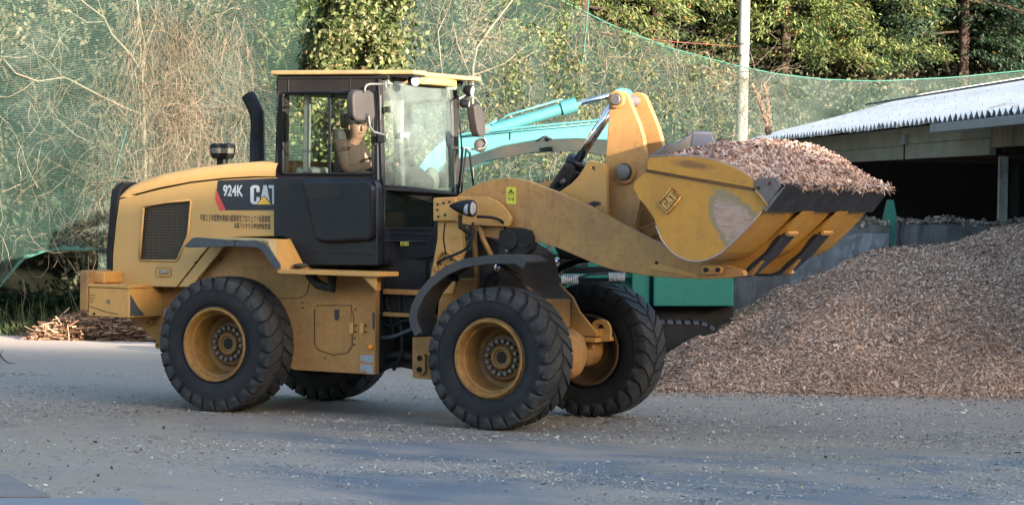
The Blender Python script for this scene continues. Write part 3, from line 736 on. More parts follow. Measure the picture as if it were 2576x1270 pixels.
# ---- chip pile
def pile_h(r, D):
    crest = [(1600, 925), (1680, 868), (1760, 812), (1850, 770), (1950, 727), (2060, 678), (2200, 630), (2320, 602), (2440, 578), (2576, 556), (2800, 520), (3100, 470)]
    px = 1288+F*r/D
    yc = np.interp(px, [a for a, b in crest], [b for a, b in crest])
    Dc = 34.2; hor = 485+.0172*(px-1288)+F*0
    zc = CAM[2]-(yc-hor)/F*Dc                      # crest height
    toe = 30.9-.40*fbm(r*.9, r*0+3.3, 51, 2); x = np.clip((D-toe)/(Dc-toe), 0, 1); back = np.clip((D-Dc)/2.8, 0, 1)
    prof = np.where(D < Dc, x**.9*(1.0+.25*(1-x)), 1-back**1.5)
    left = np.clip((px-1530)/100, 0, 1)
    n = fbm(r*.9, D*.9, 33)*.32*np.clip(prof*2, 0, 1)
    return np.maximum(zc, .02)*prof*left+n*left*np.clip(prof*3, 0, 1)*.8
rr = np.linspace(.9, 9.5, 170); DD = np.linspace(30.6, 37.0, 120); RR, DDg = np.meshgrid(rr, DD, indexing='ij')
H = pile_h(RR, DDg)
Pp = np.array([CAM[0], CAM[1], 0])+RR[..., None]*RH-DDg[..., None]*BH; Pp[..., 2] = H-.012
n = 260000; r = RNG.uniform(.9, 9.0, n); D = 30.6+RNG.uniform(0, 1, n)**1.25*5.2
sel = (r/D*F+1288 < 2640); r, D = r[sel], D[sel]; n = len(r)
h = pile_h(r, D); e = .03
gx = (pile_h(r+e, D)-h)/e; gy = (pile_h(r, D+e)-h)/e
nrm = unit(-gx[:, None]*RH+gy[:, None]*BH+np.array([0, 0, 1.]))
ok = h > .012; r, D, h, nrm = r[ok], D[ok], h[ok], nrm[ok]; n = len(r)
c = np.array([CAM[0], CAM[1], 0])+r[:, None]*RH-D[:, None]*BH; c[:, 2] = h+RNG.uniform(-.004, .022, n)
nn = unit(nrm+RNG.normal(size=(n, 3))*.33); a = unit(np.cross(nn, rvec(n))); b = np.cross(nn, a)
L = RNG.gamma(2.3, .0035, (n, 1))+.0035
pv = rects(c, a*L, b*L*RNG.uniform(.22, .5, (n, 1)))
n = 9000; r = RNG.uniform(1.2, 9.0, n); D = 30.95-RNG.exponential(.38, n); a = rvec(n); a[:, 2] *= .25; a = unit(a); b = unit(np.cross(a, np.array([0, 0, 1.])+RNG.normal(size=(n, 3))*.2))
c = np.array([CAM[0], CAM[1], 0])+r[:, None]*RH-D[:, None]*BH; c[:, 2] = RNG.uniform(.004, .015, n); L = RNG.gamma(2.4, .0036, (n, 1))+.004
pv = np.concatenate([pv, rects(c, a*L, b*L*.35)])
po = thing('wood_chip_pile', 'long sloping pile of pinkish wood chips at the right', 'wood chips', tuple(gr(5, 33)))
po['kind'] = 'stuff'
grid_mesh('chip_bed', Pp, MAT['chipbase'], po); quads('chips', pv, MAT['chips'], po)
# ================================================================== SHED
def erd(D): return 6.33-.062*(D-41.3)          # eave line, r as function of D
def G(r, D, z): return gr(r, D, z)
def m_concrete(name, a=(.42, .41, .38), b_=(.20, .19, .17), moss=None, vert=True):
    m, nt, b = mat(name)
    c = ramp(nt, noise(nt, 2.0, 7, .7), [(.3, b_), (.7, a)]).outputs[0]
    s = ramp(nt, noise(nt, 2.5, 6, .7, vec=scl(nt, (2.2, 2.2, .35) if vert else (.4, .4, 3.5))), [(.45, (0, 0, 0)), (.75, (1, 1, 1))]).outputs[0]
    c = mixc(nt, s, c, moss if moss else tuple(x*.4 for x in b_))
    nt.links.new(c, b.inputs['Base Color']); b.inputs['Roughness'].default_value = .9
    bump(nt, b, noise(nt, 30, 5, .7), .4, .01); return m
conc = m_concrete('stained_concrete'); fasc = m_concrete('mossy_concrete_panel', (.27, .25, .20), (.16, .15, .12), (.17, .17, .10), vert=False)
shed = thing('shed', 'long open-sided shed with a white corrugated roof and dark interior', 'shed', tuple(G(9, 45, 0)))
# corrugated roof: pitch along D
n = 88; Ds = np.linspace(59.5, 30.0, n*4+1); zig = np.tile([0, .058, 0, -.058], n)[:n*4]; zig = np.append(zig, 0)
P = np.zeros((len(Ds), 8, 3)); 
for j, q in enumerate(np.linspace(0, 1, 8)):
    e = np.array([G(erd(D)+3.75*q, D, 3.45+1.04*q+.010*math.sin(q*9)) for D in Ds]); e[:, 2] += zig; P[:, j] = e
P[:, 0] += (RNG.normal(size=(len(Ds), 1))*.006)
def m_roof():
    m, nt, b = mat('corrugated_white_roof')
    c = ramp(nt, noise(nt, 3, 6, .7), [(.35, (.66, .63, .59)), (.7, (.84, .80, .74))]).outputs[0]
    g = nt.nodes.new('ShaderNodeNewGeometry'); sp = nt.nodes.new('ShaderNodeVectorMath'); sp.operation = 'DOT_PRODUCT'; sp.inputs[1].default_value = tuple(BH)
    nt.links.new(g.outputs['Position'], sp.inputs[0])
    litter = ramp(nt, noise(nt, 1.3, 6, .75, vec=scl(nt, (1, 1, 1))), [(.56, (0, 0, 0)), (.66, (1, 1, 1))]).outputs[0]
    mr = nt.nodes.new('ShaderNodeMapRange'); v0 = -float(BH@CAM)   # -(P-CAM).BH = D
    mr.inputs[1].default_value = float(BH@CAM)-42; mr.inputs[2].default_value = float(BH@CAM)-37; nt.links.new(sp.outputs['Value'], mr.inputs[0])
    mm = nt.nodes.new('ShaderNodeMath'); mm.operation = 'MULTIPLY'; nt.links.new(litter, mm.inputs[0]); nt.links.new(mr.outputs[0], mm.inputs[1])
    nt.links.new(mixc(nt, mm.outputs[0], c, (.28, .17, .11)), b.inputs['Base Color']); b.inputs['Roughness'].default_value = .5; return m
roofm = m_roof()
rf = grid_mesh('roof', P, roofm, shed, smooth=False)
sol = rf.modifiers.new('thickness', 'SOLIDIFY'); sol.thickness = .006
b = MB()
for q in (.12, .37, .62, .88):
    for D in np.arange(30.5, 59, .85):
        c = G(erd(D)+3.75*q, D, 3.45+1.04*q+.055); b.cyl(c, (0, 0, 1), .012, 0, .03, 6)
merge(rf, b)
# strip of capping along a lap
b = MB(); b.tube([G(erd(D)+3.75*.66, D, 3.45+1.17*.66+.06) for D in np.linspace(59.4, 30, 24)], .022, 5); b.build('cable', MAT['rubberedge'], rf)
b = MB(); b.ext([G(erd(59.5)+3.6, 59.5, 4.49), G(erd(59.5)+3.9, 59.5, 4.53), G(erd(59.5)+4.1, 59.5, 4.47)], G(erd(30)+3.6, 30, 4.49)-G(erd(59.5)+3.6, 59.5, 4.49)); b.build('ridge_cap', roofm, rf)
# far slope
b = MB(); b.ext([G(erd(59.5)+3.75, 59.5, 4.47), G(erd(59.5)+9.4, 59.5, 3.10), G(erd(59.5)+9.4, 59.5, 3.06), G(erd(59.5)+3.75, 59.5, 4.43)], G(erd(30), 30, 0)-G(erd(59.5), 59.5, 0)); b.build('roof', roofm, shed)
# gutter, fascia panels, posts
def along(q0, q1, rr_, z0, z1, th): # beam along D
    a = G(erd(q0)+rr_, q0, 0); b_ = G(erd(q1)+rr_, q1, 0); v = b_-a
    o = RH*th; m = MB(); m.ext([a+[0, 0, z0], a+o+[0, 0, z0], a+o+[0, 0, z1], a+[0, 0, z1]], v); return m
along(40.9, 30, -.10, 3.24, 3.37, .16).build('gutter', MAT['grey'], shed, bevel=.012)
m = along(58.8, 45.0, .42, 2.90, 3.12, .10); m.build('fascia_panel', fasc, shed, bevel=.006)
along(58.8, 45.0, .43, 3.125, 3.42, .09).build('fascia_panel', fasc, shed, bevel=.006)
along(44.95, 39.2, .40, 2.90, 3.14, .10).build('fascia_panel', fasc, shed, bevel=.006)
along(44.95, 39.2, .41, 3.145, 3.42, .09).build('fascia_panel', fasc, shed, bevel=.006)
along(39.15, 30, .40, 3.0, 3.42, .10).build('fascia_panel', m_concrete('brown_fascia', (.24, .18, .12), (.13, .10, .065)), shed, bevel=.006)
for D, w, mt in ((39.25, .13, conc), (33.0, .13, conc)):
    c = G(erd(D)+.62, D, 1.44); MB().obox(c, RH*w*.5, BH*w*.5, [0, 0, 1.44]).build('post', mt, shed, bevel=.008)
    c = G(erd(D)+.62+w*.5+.09, D+.05, 1.42); MB().obox(c, RH*.08, BH*w*.5, [0, 0, 1.42]).build('post', MAT['dark'], shed)
c = G(erd(44.97)+.36, 44.97, 0)
b = MB(); b.obox(c+[0, 0, 3.22], RH*.03, BH*.07, [0, 0, .08]); b.build('junction_box', MAT['grey'], shed, bevel=.006)
b = MB(); b.tube([c+[0, 0, 3.2], c+[0, 0, 2.84]], .014, 8); b.build('conduit', MAT['dark'], shed)
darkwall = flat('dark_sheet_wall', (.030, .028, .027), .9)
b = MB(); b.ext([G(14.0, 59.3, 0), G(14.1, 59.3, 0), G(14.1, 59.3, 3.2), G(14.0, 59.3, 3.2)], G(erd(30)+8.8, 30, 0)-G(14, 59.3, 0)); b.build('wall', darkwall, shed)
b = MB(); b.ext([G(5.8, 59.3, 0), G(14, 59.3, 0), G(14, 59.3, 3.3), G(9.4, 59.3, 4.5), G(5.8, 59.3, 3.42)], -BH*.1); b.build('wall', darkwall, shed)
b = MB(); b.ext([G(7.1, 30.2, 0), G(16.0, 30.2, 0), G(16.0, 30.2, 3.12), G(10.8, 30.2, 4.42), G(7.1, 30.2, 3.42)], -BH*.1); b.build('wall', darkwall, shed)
b = MB()
for D in (33, 39.2, 45, 51): b.tube([G(erd(D)+.6, D, 3.0), G(erd(D)+8, D, 3.0)], .07, 4)
for x, y in ((2365, 500), (2560, 505)): pass
b.build('roof_beams', MAT['trunk'], shed)
b = MB(); 
for z in (1.35, 1.95): b.tube([G(8.4, 44, z), G(8.6, 36, z)], .025, 6)
for D in (44, 41, 38): b.tube([G(8.4+.02*(44-D), D, .6), G(8.4+.02*(44-D), D, 1.97)], .025, 6)
b.build('rail', flat('inner_rail', (.14, .10, .08), .7), shed)

# ---- concrete blocks with chips on top, behind the pile
def block(px0, px1, ytop, D, label, seedy):
    a = bp(px0, 700, D=D); c = bp(px1, 700, D=D); zt = bp((px0+px1)/2, ytop, D=D)[2]; a[2] = c[2] = 0
    L = c-a; m = MB(); dp = -BH*.55
    m.ext([a, c, c+[0, 0, zt-.07], c-L*.02+[0, 0, zt], a+L*.02+[0, 0, zt], a+[0, 0, zt-.07]], dp)
    ctr = (a+c)/2+dp/2
    o = m.build('concrete_block', m_concrete('block_concrete%d' % seedy, (.17, .17, .168), (.06, .06, .062)), bevel=.012, base=tuple(ctr*[1, 1, 0]))
    tag(o, label, 'concrete block', 'concrete blocks behind the chip pile')
    k = 2600; q = RNG.uniform(0.01, .99, k); w = RNG.uniform(-.02, .5, k)
    hz = .05*(np.sin(q*9+seedy)+1.2)*np.clip(1-np.abs(w-.2)/.4, .1, 1)*RNG.uniform(0, 1, k)
    cen = a+q[:, None]*L-BH*w[:, None]; cen[:, 2] = zt+hz+.004
    aa = rvec(k); aa[:, 2] *= .4; aa = unit(aa); bb_ = unit(np.cross(aa, rvec(k))); LL = RNG.gamma(2.5, .009, (k, 1))+.006
    return rects(cen, aa*LL, bb_*LL*.3)
v = [block(1847, 2060, 566, 36.5, 'weathered concrete block just right of the green chipper', 1),
     block(2064, 2238, 563, 36.7, 'concrete block left of the green post, part hidden by plastic sheet', 2),
     block(2262, 2492, 562, 37.0, 'broad dark concrete block right of the green post', 3),
     block(2497, 2700, 566, 37.2, 'concrete block at the right edge mostly buried by the chip pile', 4)]
tag(quads('chip_dust', np.concatenate(v), m_island('grey_chips', [(0, (.10, .085, .07)), (1, (.36, .30, .24))], .95)), 'dusty layer of chips lying along the tops of the concrete blocks', 'wood chips', kind='stuff')
# plastic sheet draped on the blocks
k, m_ = 36, 20; Pp_ = np.zeros((k, m_, 3))
tl = [(2130, 590), (2225, 600)]
for i, a in enumerate(np.linspace(0, 1, k)):
    xt = 1985+a*(2236-1985); yt = 665-78*min(1, a*1.45)**.7; yb = 760
    for j, q in enumerate(np.linspace(0, 1, m_)):
        Pp_[i, j] = bp(xt, yt+(yb-yt)*q, D=36.42-.06*float(fbm(a*5, q*4, 8))-.03*math.sin(a*40+q*6))
sheetm = m_glass('clear_plastic_sheet', (.75, .78, .82), .03, .36, (.34, .36, .38))
tag(grid_mesh('plastic_sheet', Pp_, sheetm), 'crumpled translucent plastic sheet covering the block by the pile', 'plastic sheet')
# green post and panel
g0 = bp(2239, 560, D=36.9); zt = bp(2239, 503, D=36.9)[2]; zc = bp(2239, 538, D=36.9)[2]
m = MB(); a = g0*[1, 1, 0]
m.ext([a-RH*.075, a+RH*.085, a+RH*.085+[0, 0, zc], a+RH*.045+[0, 0, zt], a-RH*.02+[0, 0, zt], a-RH*.075+[0, 0, zc-.05]], -BH*.22)
gp = m.build('steel_post', MAT['green'], bevel=.006, base=tuple(a)); tag(gp, 'green painted steel post standing between the concrete blocks', 'post')
m = MB(); a = bp(2254, 560, D=39.5); a[2] = 0; m.ext([a+[0, 0, .9], a+RH*1.32+[0, 0, .9], a+RH*1.32+[0, 0, 1.93], a+[0, 0, 1.93]], -BH*.03)
tag(m.build('sheet_board', flat('dark_green_sheet', (.012, .055, .042), .7), base=tuple(a)), 'dim dark green sheet board inside the shed behind the blocks', 'board')

# ================================================================== GREEN CHIPPER
ch = thing('wood_chipper', 'green tracked wood chipper half hidden behind the loader front wheels', 'wood chipper', tuple(G(1.4, 34.2, 0)))
def qb(px0, px1, py0, py1, D, dep, mm, name, bev=.01, parent=ch):
    a = bp(px0, py1, D=D); c = bp(px1, py1, D=D); d = bp(px1, py0, D=D); e = bp(px0, py0, D=D)
    return MB().ext([a, c, d, e], -BH*dep).build(name, mm, parent, bevel=bev)
qb(1644, 1846, 640, 771, 33.2, 1.9, MAT['green'], 'body', .02)
qb(1590, 1634, 640, 771, 33.3, .3, MAT['green'], 'frame_post')
qb(1560, 1592, 630, 771, 33.5, .5, MAT['green'], 'frame_post')
qb(1396, 1590, 690, 700, 33.4, .3, MAT['green'], 'beam')
qb(1396, 1590, 716, 735, 33.45, .5, MAT['green'], 'beam')
qb(1410, 1560, 655, 672, 33.8, .4, MAT['green'], 'beam')
qb(1380, 1640, 640, 775, 34.4, .1, MAT['dark'], 'inner_panel')
b = MB(); b.ext([bp(1318, 640, D=33.4), bp(1420, 640, D=33.4), bp(1420, 622, D=33.4), bp(1318, 606, D=33.4)], -BH*.9); b.build('hopper', MAT['green'], ch, bevel=.01)
b = MB(); b.tube([bp(1490, 610, D=33.2), bp(1420, 640, D=33.1), bp(1405, 690, D=33.1)], .05, 8); b.tube([bp(1385, 612, D=33.2), bp(1372, 650, D=33.2)], .03, 8)
b.build('hose', MAT['dark'], ch, smooth=True)
for (xa, xb, yc, r_) in ((1412, 1455, 703, .055), (1532, 1572, 697, .05)):
    b = MB(); pth = []
    for q in np.linspace(0, 1, 110):
        w = q*2*math.pi*9; p0 = bp(xa+(xb-xa)*q, yc, D=33.15); pth.append(p0+r_*(math.cos(w)*np.array([0, 0, 1.])+math.sin(w)*BH))
    b.tube(pth, .009, 5); b.build('spring', MAT['grey'], ch, smooth=True)
b = MB(); b.tube([bp(1330, 668, D=32.9), bp(1480, 664, D=32.9)], .025, 6); b.tube([bp(1398, 725, D=33.2), bp(1480, 690, D=33.2), bp(1590, 684, D=33.2)], .016, 6)
b.build('hose', MAT['black'], ch, smooth=True)
# tracks
for off in (0, 1.35):
    tr = MB(); c0 = bp(1600, 800, D=33.1+off); c1 = bp(1755, 800, D=33.1+off); c0[2] = c1[2] = .36; rr_ = .33
    dirr = unit(c1-c0); pts = []
    for w in np.linspace(-math.pi/2, math.pi/2, 10): pts.append(c1+dirr*math.cos(w)*rr_+np.array([0, 0, math.sin(w)*rr_]))
    for w in np.linspace(math.pi/2, 3*math.pi/2, 10): pts.append(c0+dirr*math.cos(w)*rr_+np.array([0, 0, math.sin(w)*rr_]))
    tr.ext(pts, -BH*.35)
    tk = tr.build('track', MAT['dark'], ch)
    lg = MB(); pp = np.array(pts+[pts[0]]); seg_ = np.linalg.norm(np.diff(pp, axis=0), axis=1); cum = np.concatenate([[0], np.cumsum(seg_)])
    for q in np.arange(0, cum[-1], .105):
        i = min(np.searchsorted(cum, q, side='right')-1, len(pp)-2); f_ = (q-cum[i])/seg_[i]; c = pp[i]+(pp[i+1]-pp[i])*f_; t_ = unit(pp[i+1]-pp[i])
        nn_ = np.cross(t_, BH); lg.obox(c-BH*.175, t_*.035, BH*.2, nn_*.02)
    lg.build('track_plates', MAT['rubberedge'], tk)
    wl_ = MB()
    for q in (0, .5, 1): wl_.cyl(c0+(c1-c0)*q, BH, .2, -.02, .03, 20)
    wl_.build('rollers', MAT['dark'], tk)
qb(1600, 1845, 772, 830, 33.5, 1.6, MAT['dark'], 'underframe')

# ================================================================== EXCAVATOR
ex = thing('excavator', 'turquoise excavator with its boom reaching out behind the loader', 'excavator', tuple(bp(950, 600, D=36)*[1, 1, 0]))
DE = 35.0
def E3(pts, D=DE): return [bp(a, b, D=D) for a, b in pts]
b = MB()
pts = [(1000, 560), (1012, 500), (1040, 440), (1075, 390), (1115, 352), (1165, 341), (1226, 336), (1323, 324), (1420, 315), (1501, 308), (1560, 296), (1600, 286), (1630, 292), (1645, 318), (1640, 340), (1615, 352), (1580, 356), (1526, 352), (1449, 348), (1347, 352), (1266, 366), (1185, 392), (1125, 404), (1080, 446), (1052, 500), (1042, 560)]
b.ext(E3(pts), -BH*.40+np.array([0, 0, -.16])); b.build('boom', MAT['turq'], ex, bevel=.008)
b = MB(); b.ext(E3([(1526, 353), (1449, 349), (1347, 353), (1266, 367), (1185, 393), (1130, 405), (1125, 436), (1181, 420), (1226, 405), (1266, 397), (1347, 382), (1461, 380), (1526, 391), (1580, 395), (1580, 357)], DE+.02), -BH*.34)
b.build('boom_underside', painted('boom_underside_shade', (.004, .016, .016), (.035, .025, .018), .9, .85), ex)  # shade beneath the boom painted into the colour, with mud
b = MB(); b.tube(E3([(1120, 352), (1170, 337), (1228, 331), (1323, 320), (1501, 303), (1530, 290), (1560, 262), (1575, 240)], DE-.06), .016, 8); b.tube(E3([(1170, 343), (1323, 327), (1500, 311)], DE-.05), .012, 6)
b.build('oil_pipe', MAT['turq'], ex, smooth=True)
b = MB(); b.tube(E3([(1283, 352), (1284, 328)], DE-.01), .006, 4); b.obox(bp(1398, 372, D=DE-.1), RH*.04, BH*.05, [0, 0, .03]); b.tube(E3([(1360, 352), (1372, 344), (1388, 352)], DE-.03), .016, 6)
b.build('boom_bracket', MAT['dark'], ex)
c0, c1, c2 = bp(1240, 326, D=DE+.1), bp(1432, 268, D=DE+.1), bp(1550, 236, D=DE+.1)
cy = MB(); cy.tube([c0, c1], .078, 20); dv = unit(c1-c0); cy.tube([c1-dv*.10, c1+dv*.10], .098, 20)
cyo = cy.build('arm_cylinder', MAT['turq'], ex, smooth=True, bevel=.004)
MB().tube([c1, c2], .034, 16).build('piston_rod', MAT['chrome'], cyo, smooth=True)
b = MB(); b.cyl(c0-dv*.08, BH, .085, -.12, .12, 20); b.build('cylinder_eye', MAT['turq'], cyo, bevel=.006)
b = MB(); b.cyl(c0-dv*.08, BH, .045, -.16, .16, 16); b.build('pin', MAT['steel'], cyo)
b = MB(); b.tube([c0+[0, 0, .05], c0+dv*.2+[0, 0, .13], c1-dv*.1+[0, 0, .12]], .014, 6); b.tube([c0-dv*.1+[0, 0, -.04], c0-dv*.05+[0, 0, .08], c0+dv*.05+[0, 0, .11]], .02, 6)
b.build('oil_pipe', MAT['turq'], cyo, smooth=True)
b = MB(); b.ext(E3([(1532, 240), (1548, 226), (1566, 221), (1585, 226), (1612, 262), (1640, 300), (1655, 322), (1660, 345), (1720, 440), (1745, 520), (1725, 530), (1690, 470), (1640, 390), (1600, 345), (1575, 300), (1556, 262)], DE+.06), -BH*.3)
b.build('arm', MAT['turq'], ex, bevel=.006)
b = MB(); b.tube(E3([(1642, 322), (1652, 350), (1668, 378)], DE-.05), .05, 12); b.cyl(bp(1638, 322, D=DE-.02), BH, .06, -.1, .1, 18)
b.build('bucket_cylinder', painted('rusty_cylinder', (.16, .07, .045), (.10, .05, .035), .6, .7), ex, smooth=True)
# bucket of the excavator resting behind the loader's
b = MB(); b.ext(E3([(1700, 520), (1790, 540), (1800, 600), (1760, 655), (1700, 640), (1690, 580)], DE-.1), -BH*.7); b.build('bucket', MAT['steel'], ex, bevel=.02)
# upper body and tracks (behind the loader)
b = MB(); b.ext(E3([(640, 640), (1130, 640), (1130, 560), (1060, 520), (980, 500), (660, 500), (640, 530)], DE-.3), -BH*1.7); b.build('upper_body', MAT['turq'], ex, bevel=.05, seg=3)
b = MB(); b.cyl(bp(900, 700, D=DE+.6)*[1, 1, 0]+[0, 0, .8], (0, 0, 1), .5, 0, .5, 24); b.build('slew_ring', MAT['dark'], ex)
for off in (-.2, 1.4):
    a = bp(780, 700, D=DE+off); a[2] = .34; c = a+RH*1.5; tr = MB(); pts = []
    for w in np.linspace(-math.pi/2, math.pi/2, 9): pts.append(c+RH*math.cos(w)*.33+np.array([0, 0, math.sin(w)*.33]))
    for w in np.linspace(math.pi/2, 3*math.pi/2, 9): pts.append(a+RH*math.cos(w)*.33+np.array([0, 0, math.sin(w)*.33]))
    tr.ext(pts, -BH*.4); tr.build('track', MAT['dark'], ex, bevel=.02)

# dry pampas plumes beyond the pile
pg = thing('pampas_grass', 'pair of dry pinkish pampas plumes sticking up behind the bucket heap', 'grass plume', tuple(bp(1925, 400, D=58)*[1, 1, 0]))
for pth in ([(1936, 370), (1930, 310), (1915, 262), (1893, 215)], [(1940, 370), (1936, 300), (1930, 240), (1921, 208)], [(1932, 370), (1926, 300), (1905, 240)]):
    pts = np.array([bp(a, b, D=58) for a, b in pth]); MB().tube([pts[0]*[1, 1, 0]]+list(pts), .005, 5).build('stalk', MAT['plume'], pg)
    k = 420; q = RNG.uniform(0, 1, k); seg_ = np.minimum((q*(len(pts)-1)).astype(int), len(pts)-2); fq = q*(len(pts)-1)-seg_
    cen = pts[seg_]+(pts[seg_+1]-pts[seg_])*fq[:, None]+RNG.normal(size=(k, 3))*.014; dd = unit(pts[seg_+1]-pts[seg_]+RNG.normal(size=(k, 3))*.25)
    quads('plume', rects(cen, dd*.05, unit(np.cross(dd, rvec(k)))*.005), MAT['plume'], pg)

# ================================================================== unseen blocks added to shade the yard and darken cab glass reflections
wallm = m_concrete('shade_block_wall', (.16, .16, .17), (.10, .10, .105)); wroof = flat('shade_block_roof', (.25, .27, .30), .6)
def shade_block(c, ax, hl, dep, H, label):
    ax = np.array(ax); nrm_ = np.array([-ax[1], ax[0], 0.])
    t = thing('shade_block', label, 'shade_block', tuple(c))
    MB().obox(np.array(c)+[0, 0, H/2-.3], ax*hl, nrm_*dep, [0, 0, H/2-.3]).build('wall', wallm, t)
    MB().obox(np.array(c)+[0, 0, H-.3], ax*(hl+.3), nrm_*(dep+.3), [0, 0, .3]).build('roof', wroof, t)
    for i in range(int(hl/5)):
        p = np.array(c)+ax*(-hl+5+i*10); 
        for sg in (-1, 1): MB().obox(p+nrm_*sg*(dep+.02)+[0, 0, 2.2], ax*2.0, nrm_*.04, [0, 0, 2.2]).build('door', wroof, t)
TE = math.tan(ELEV); QB0 = 24.0
EDGE_D, SHD = -22.0, 37.35
HA = (SHD-EDGE_D)*TE/math.cos(ALPHA)
shade_block(G(40, EDGE_D-7, 0), RH, 95, 7, HA, 'long unseen grey block added behind the viewer to shade the yard')
sh_ = np.array([S[0], S[1], 0]); sh_ /= np.linalg.norm(sh_); ph_ = math.cos(ALPHA)*RH-math.sin(ALPHA)*BH
PB = G(1.5, 33.5, 0); qB = 1.5*math.cos(ALPHA)+33.5*math.sin(ALPHA)
shade_block(PB+sh_*(45+6)+ph_*(QB0-qB+21), ph_, 21, 6, 2.05+45*TE, 'tall unseen grey block added at the right behind the viewer for shade')
# ================================================================== WHEEL LOADER
LD = thing('wheel_loader', 'yellow and black wheel loader carrying a bucket heaped with wood chips', 'wheel loader', (0, 0, 0))
WB, TR, RT, WT = 3.172, 1.951, .675, .4856
def pz(outline, ya, yb, name, m, bevel=.006, parent=None, holes=(), seg=2, at=None, smooth=False):
    a = ya if at is None else at
    return MB().prism(oy(outline, a), ya, yb, holes=[oy(h, a) for h in holes]).build(name, MAT[m] if isinstance(m, str) else m, parent or LD, bevel=bevel, seg=seg, smooth=smooth)

# ---- wheels
def wheel(cx, cy, side, yaw, lug_phase, style):
    """side -1: outer face towards the viewer"""
    ax = np.array([-math.sin(yaw), math.cos(yaw), 0.])*(-side)*-1   # pointing outwards for side=-1 -> -Y
    ax = np.array([math.sin(yaw), -math.cos(yaw), 0.])*(1 if side < 0 else -1)
    c = np.array([cx, cy, RT]); w = WT/2
    rim = MB()
    prof = [(w*.78, .332), (w*.86, .338), (w*.88, .366), (w*.93, .371), (w*.97, .366), (w*.97, .346), (w*.90, .334), (w*.62, .322), (w*.58, .306), (w*.0, .292), (-w*.30, .280), (-w*.36, .240), (-w*.30, .215), (-w*.22, .205), (-w*.20, .0001)]
    rim.lathe(c, ax, prof, 64)
    ri_ = MB(); ri_.lathe(c, ax, [(-w*.40, .20), (-w*.5, .30), (-w*.86, .335), (-w*.90, .366), (-w*.95, .366), (-w*.95, .335), (-w*.9, .325), (-w*.6, .30), (-w*.45, .26), (-w*.42, .19)], 64)
    rim_in = ri_
    ro = rim.build('wheel', MAT['rimgold'], LD, smooth=True, fix=False)
    sm = ro.modifiers.new('split', 'EDGE_SPLIT'); sm.split_angle = math.radians(40)
    ri_.build('rim_inner', MAT['rimshade'], ro, smooth=True)
    # locking ring
    MB().lathe(c, ax, [(w*.74, .352), (w*.80, .384), (w*.855, .386), (w*.87, .372)], 64).build('lock_ring', MAT['rubber'] if style == 'rear' else MAT['rimgold'], ro, smooth=True)
    MB().lathe(c, ax, [(-w*.195, .212), (-w*.19, .205), (-w*.185, .0001)], 40).build('wheel_disc', MAT['discbrown'], ro, smooth=True)
    # hub and bolts
    hb = MB().lathe(c, ax, [(-w*.19, .125), (-w*.08, .118), (-w*.02, .104), (-w*.02, .080), (-w*.08, .074), (-w*.10, .0001)], 40).build('hub_cap', MAT['rimgold'], ro, smooth=True)
    hb.modifiers.new('split', 'EDGE_SPLIT').split_angle = math.radians(40)
    MB().lathe(c, ax, [(-w*.095, .070), (-w*.06, .030), (-w*.05, .0001)], 20).build('hub_plug', MAT['dark'], hb, smooth=True)
    e1 = np.array([0, 0, 1.]); e2 = np.cross(ax, e1); bo = MB()
    for i in range(16):
        a = 2*math.pi*(i+.5)/16+.1; p = c+.158*(math.cos(a)*e1+math.sin(a)*e2); 
        if side < 0: MB().lathe(p, ax, [(-w*.20, .021), (-w*.03, .021), (-w*.0, .016), (-w*.0, .0001)], 10).build('wheel_bolt', MAT['bolt'], ro)
    # tyre carcass
    s = []
    for o, r in ((.80, .372), (.90, .395), (.985, .44), (1.0, .50), (.985, .555), (.95, .600), (.90, .628), (.80, .654), (.5, .664), (0, .666)): s.append((w*o, r))
    prof = s+[(-o, r) for o, r in s[-2::-1]]
    ty = MB().lathe(c, ax, prof, 96).build('tyre', MAT['sidewall'], ro, smooth=True, fix=False)
    # mould rings on the side wall
    mr = MB()
    for sg in (1, -1): mr.lathe(c, ax, [(sg*w*1.0, .545), (sg*w*1.012, .552), (sg*w*.985, .562)], 96); mr.lathe(c, ax, [(sg*w*.93, .405), (sg*w*.965, .412), (sg*w*.965, .420)], 96)
    mr.build('mould_ring', MAT['sidewall'], ty, smooth=True)
    # lugs
    lg = MB(); nl = 26
    for sd in (-1, 1):
        for i in range(nl):
            a0 = 2*math.pi*(i+(.5 if sd > 0 else 0))/nl+lug_phase
            half = math.pi/nl*(.86 if style == 'rear' else .80); sk = .17*(1 if style == 'rear' else 1.25)
            sec = [(1.0, .585, 0, .85), (.985, .640, 0, .95), (.90, .669, .03, 1), (.66, .675, .30, 1), (.36, .677, .72, 1), (.06, .677, 1.0, .75)]
            ring = []
            for o, r, q, hw in sec:
                for e in (-1, 1):
                    for rr_ in (r, min(r-.05, .62)):
                        aa = a0+sk*q*(1)+e*half*hw
                        ring.append(c+ax*(sd*o*w)+rr_*(math.cos(aa)*e1+math.sin(aa)*e2))
            fs = []
            for j in range(len(sec)-1):
                k_ = j*4; n_ = k_+4
                fs += [(k_, k_+2, n_+2, n_), (k_+1, n_+1, n_+3, k_+3), (k_, n_, n_+1, k_+1), (k_+2, k_+3, n_+3, n_+2)]
            fs += [(0, 1, 3, 2), (len(ring)-4, len(ring)-2, len(ring)-1, len(ring)-3)]
            lg.add(ring, fs)
    lg.build('tread', MAT['rubber'], ty, bevel=.007, seg=2)
    return ro
wheel(0, -TR/2, -1, 0, .03, 'rear')
wheel(0, TR/2, 1, 0, .11, 'rear')
b_ = -.0308; fx = WB/2+WB/2*math.cos(b_); fy = WB/2*math.sin(b_)
wheel(fx+math.sin(b_)*TR/2, fy-math.cos(b_)*TR/2, -1, b_, .08, 'front')
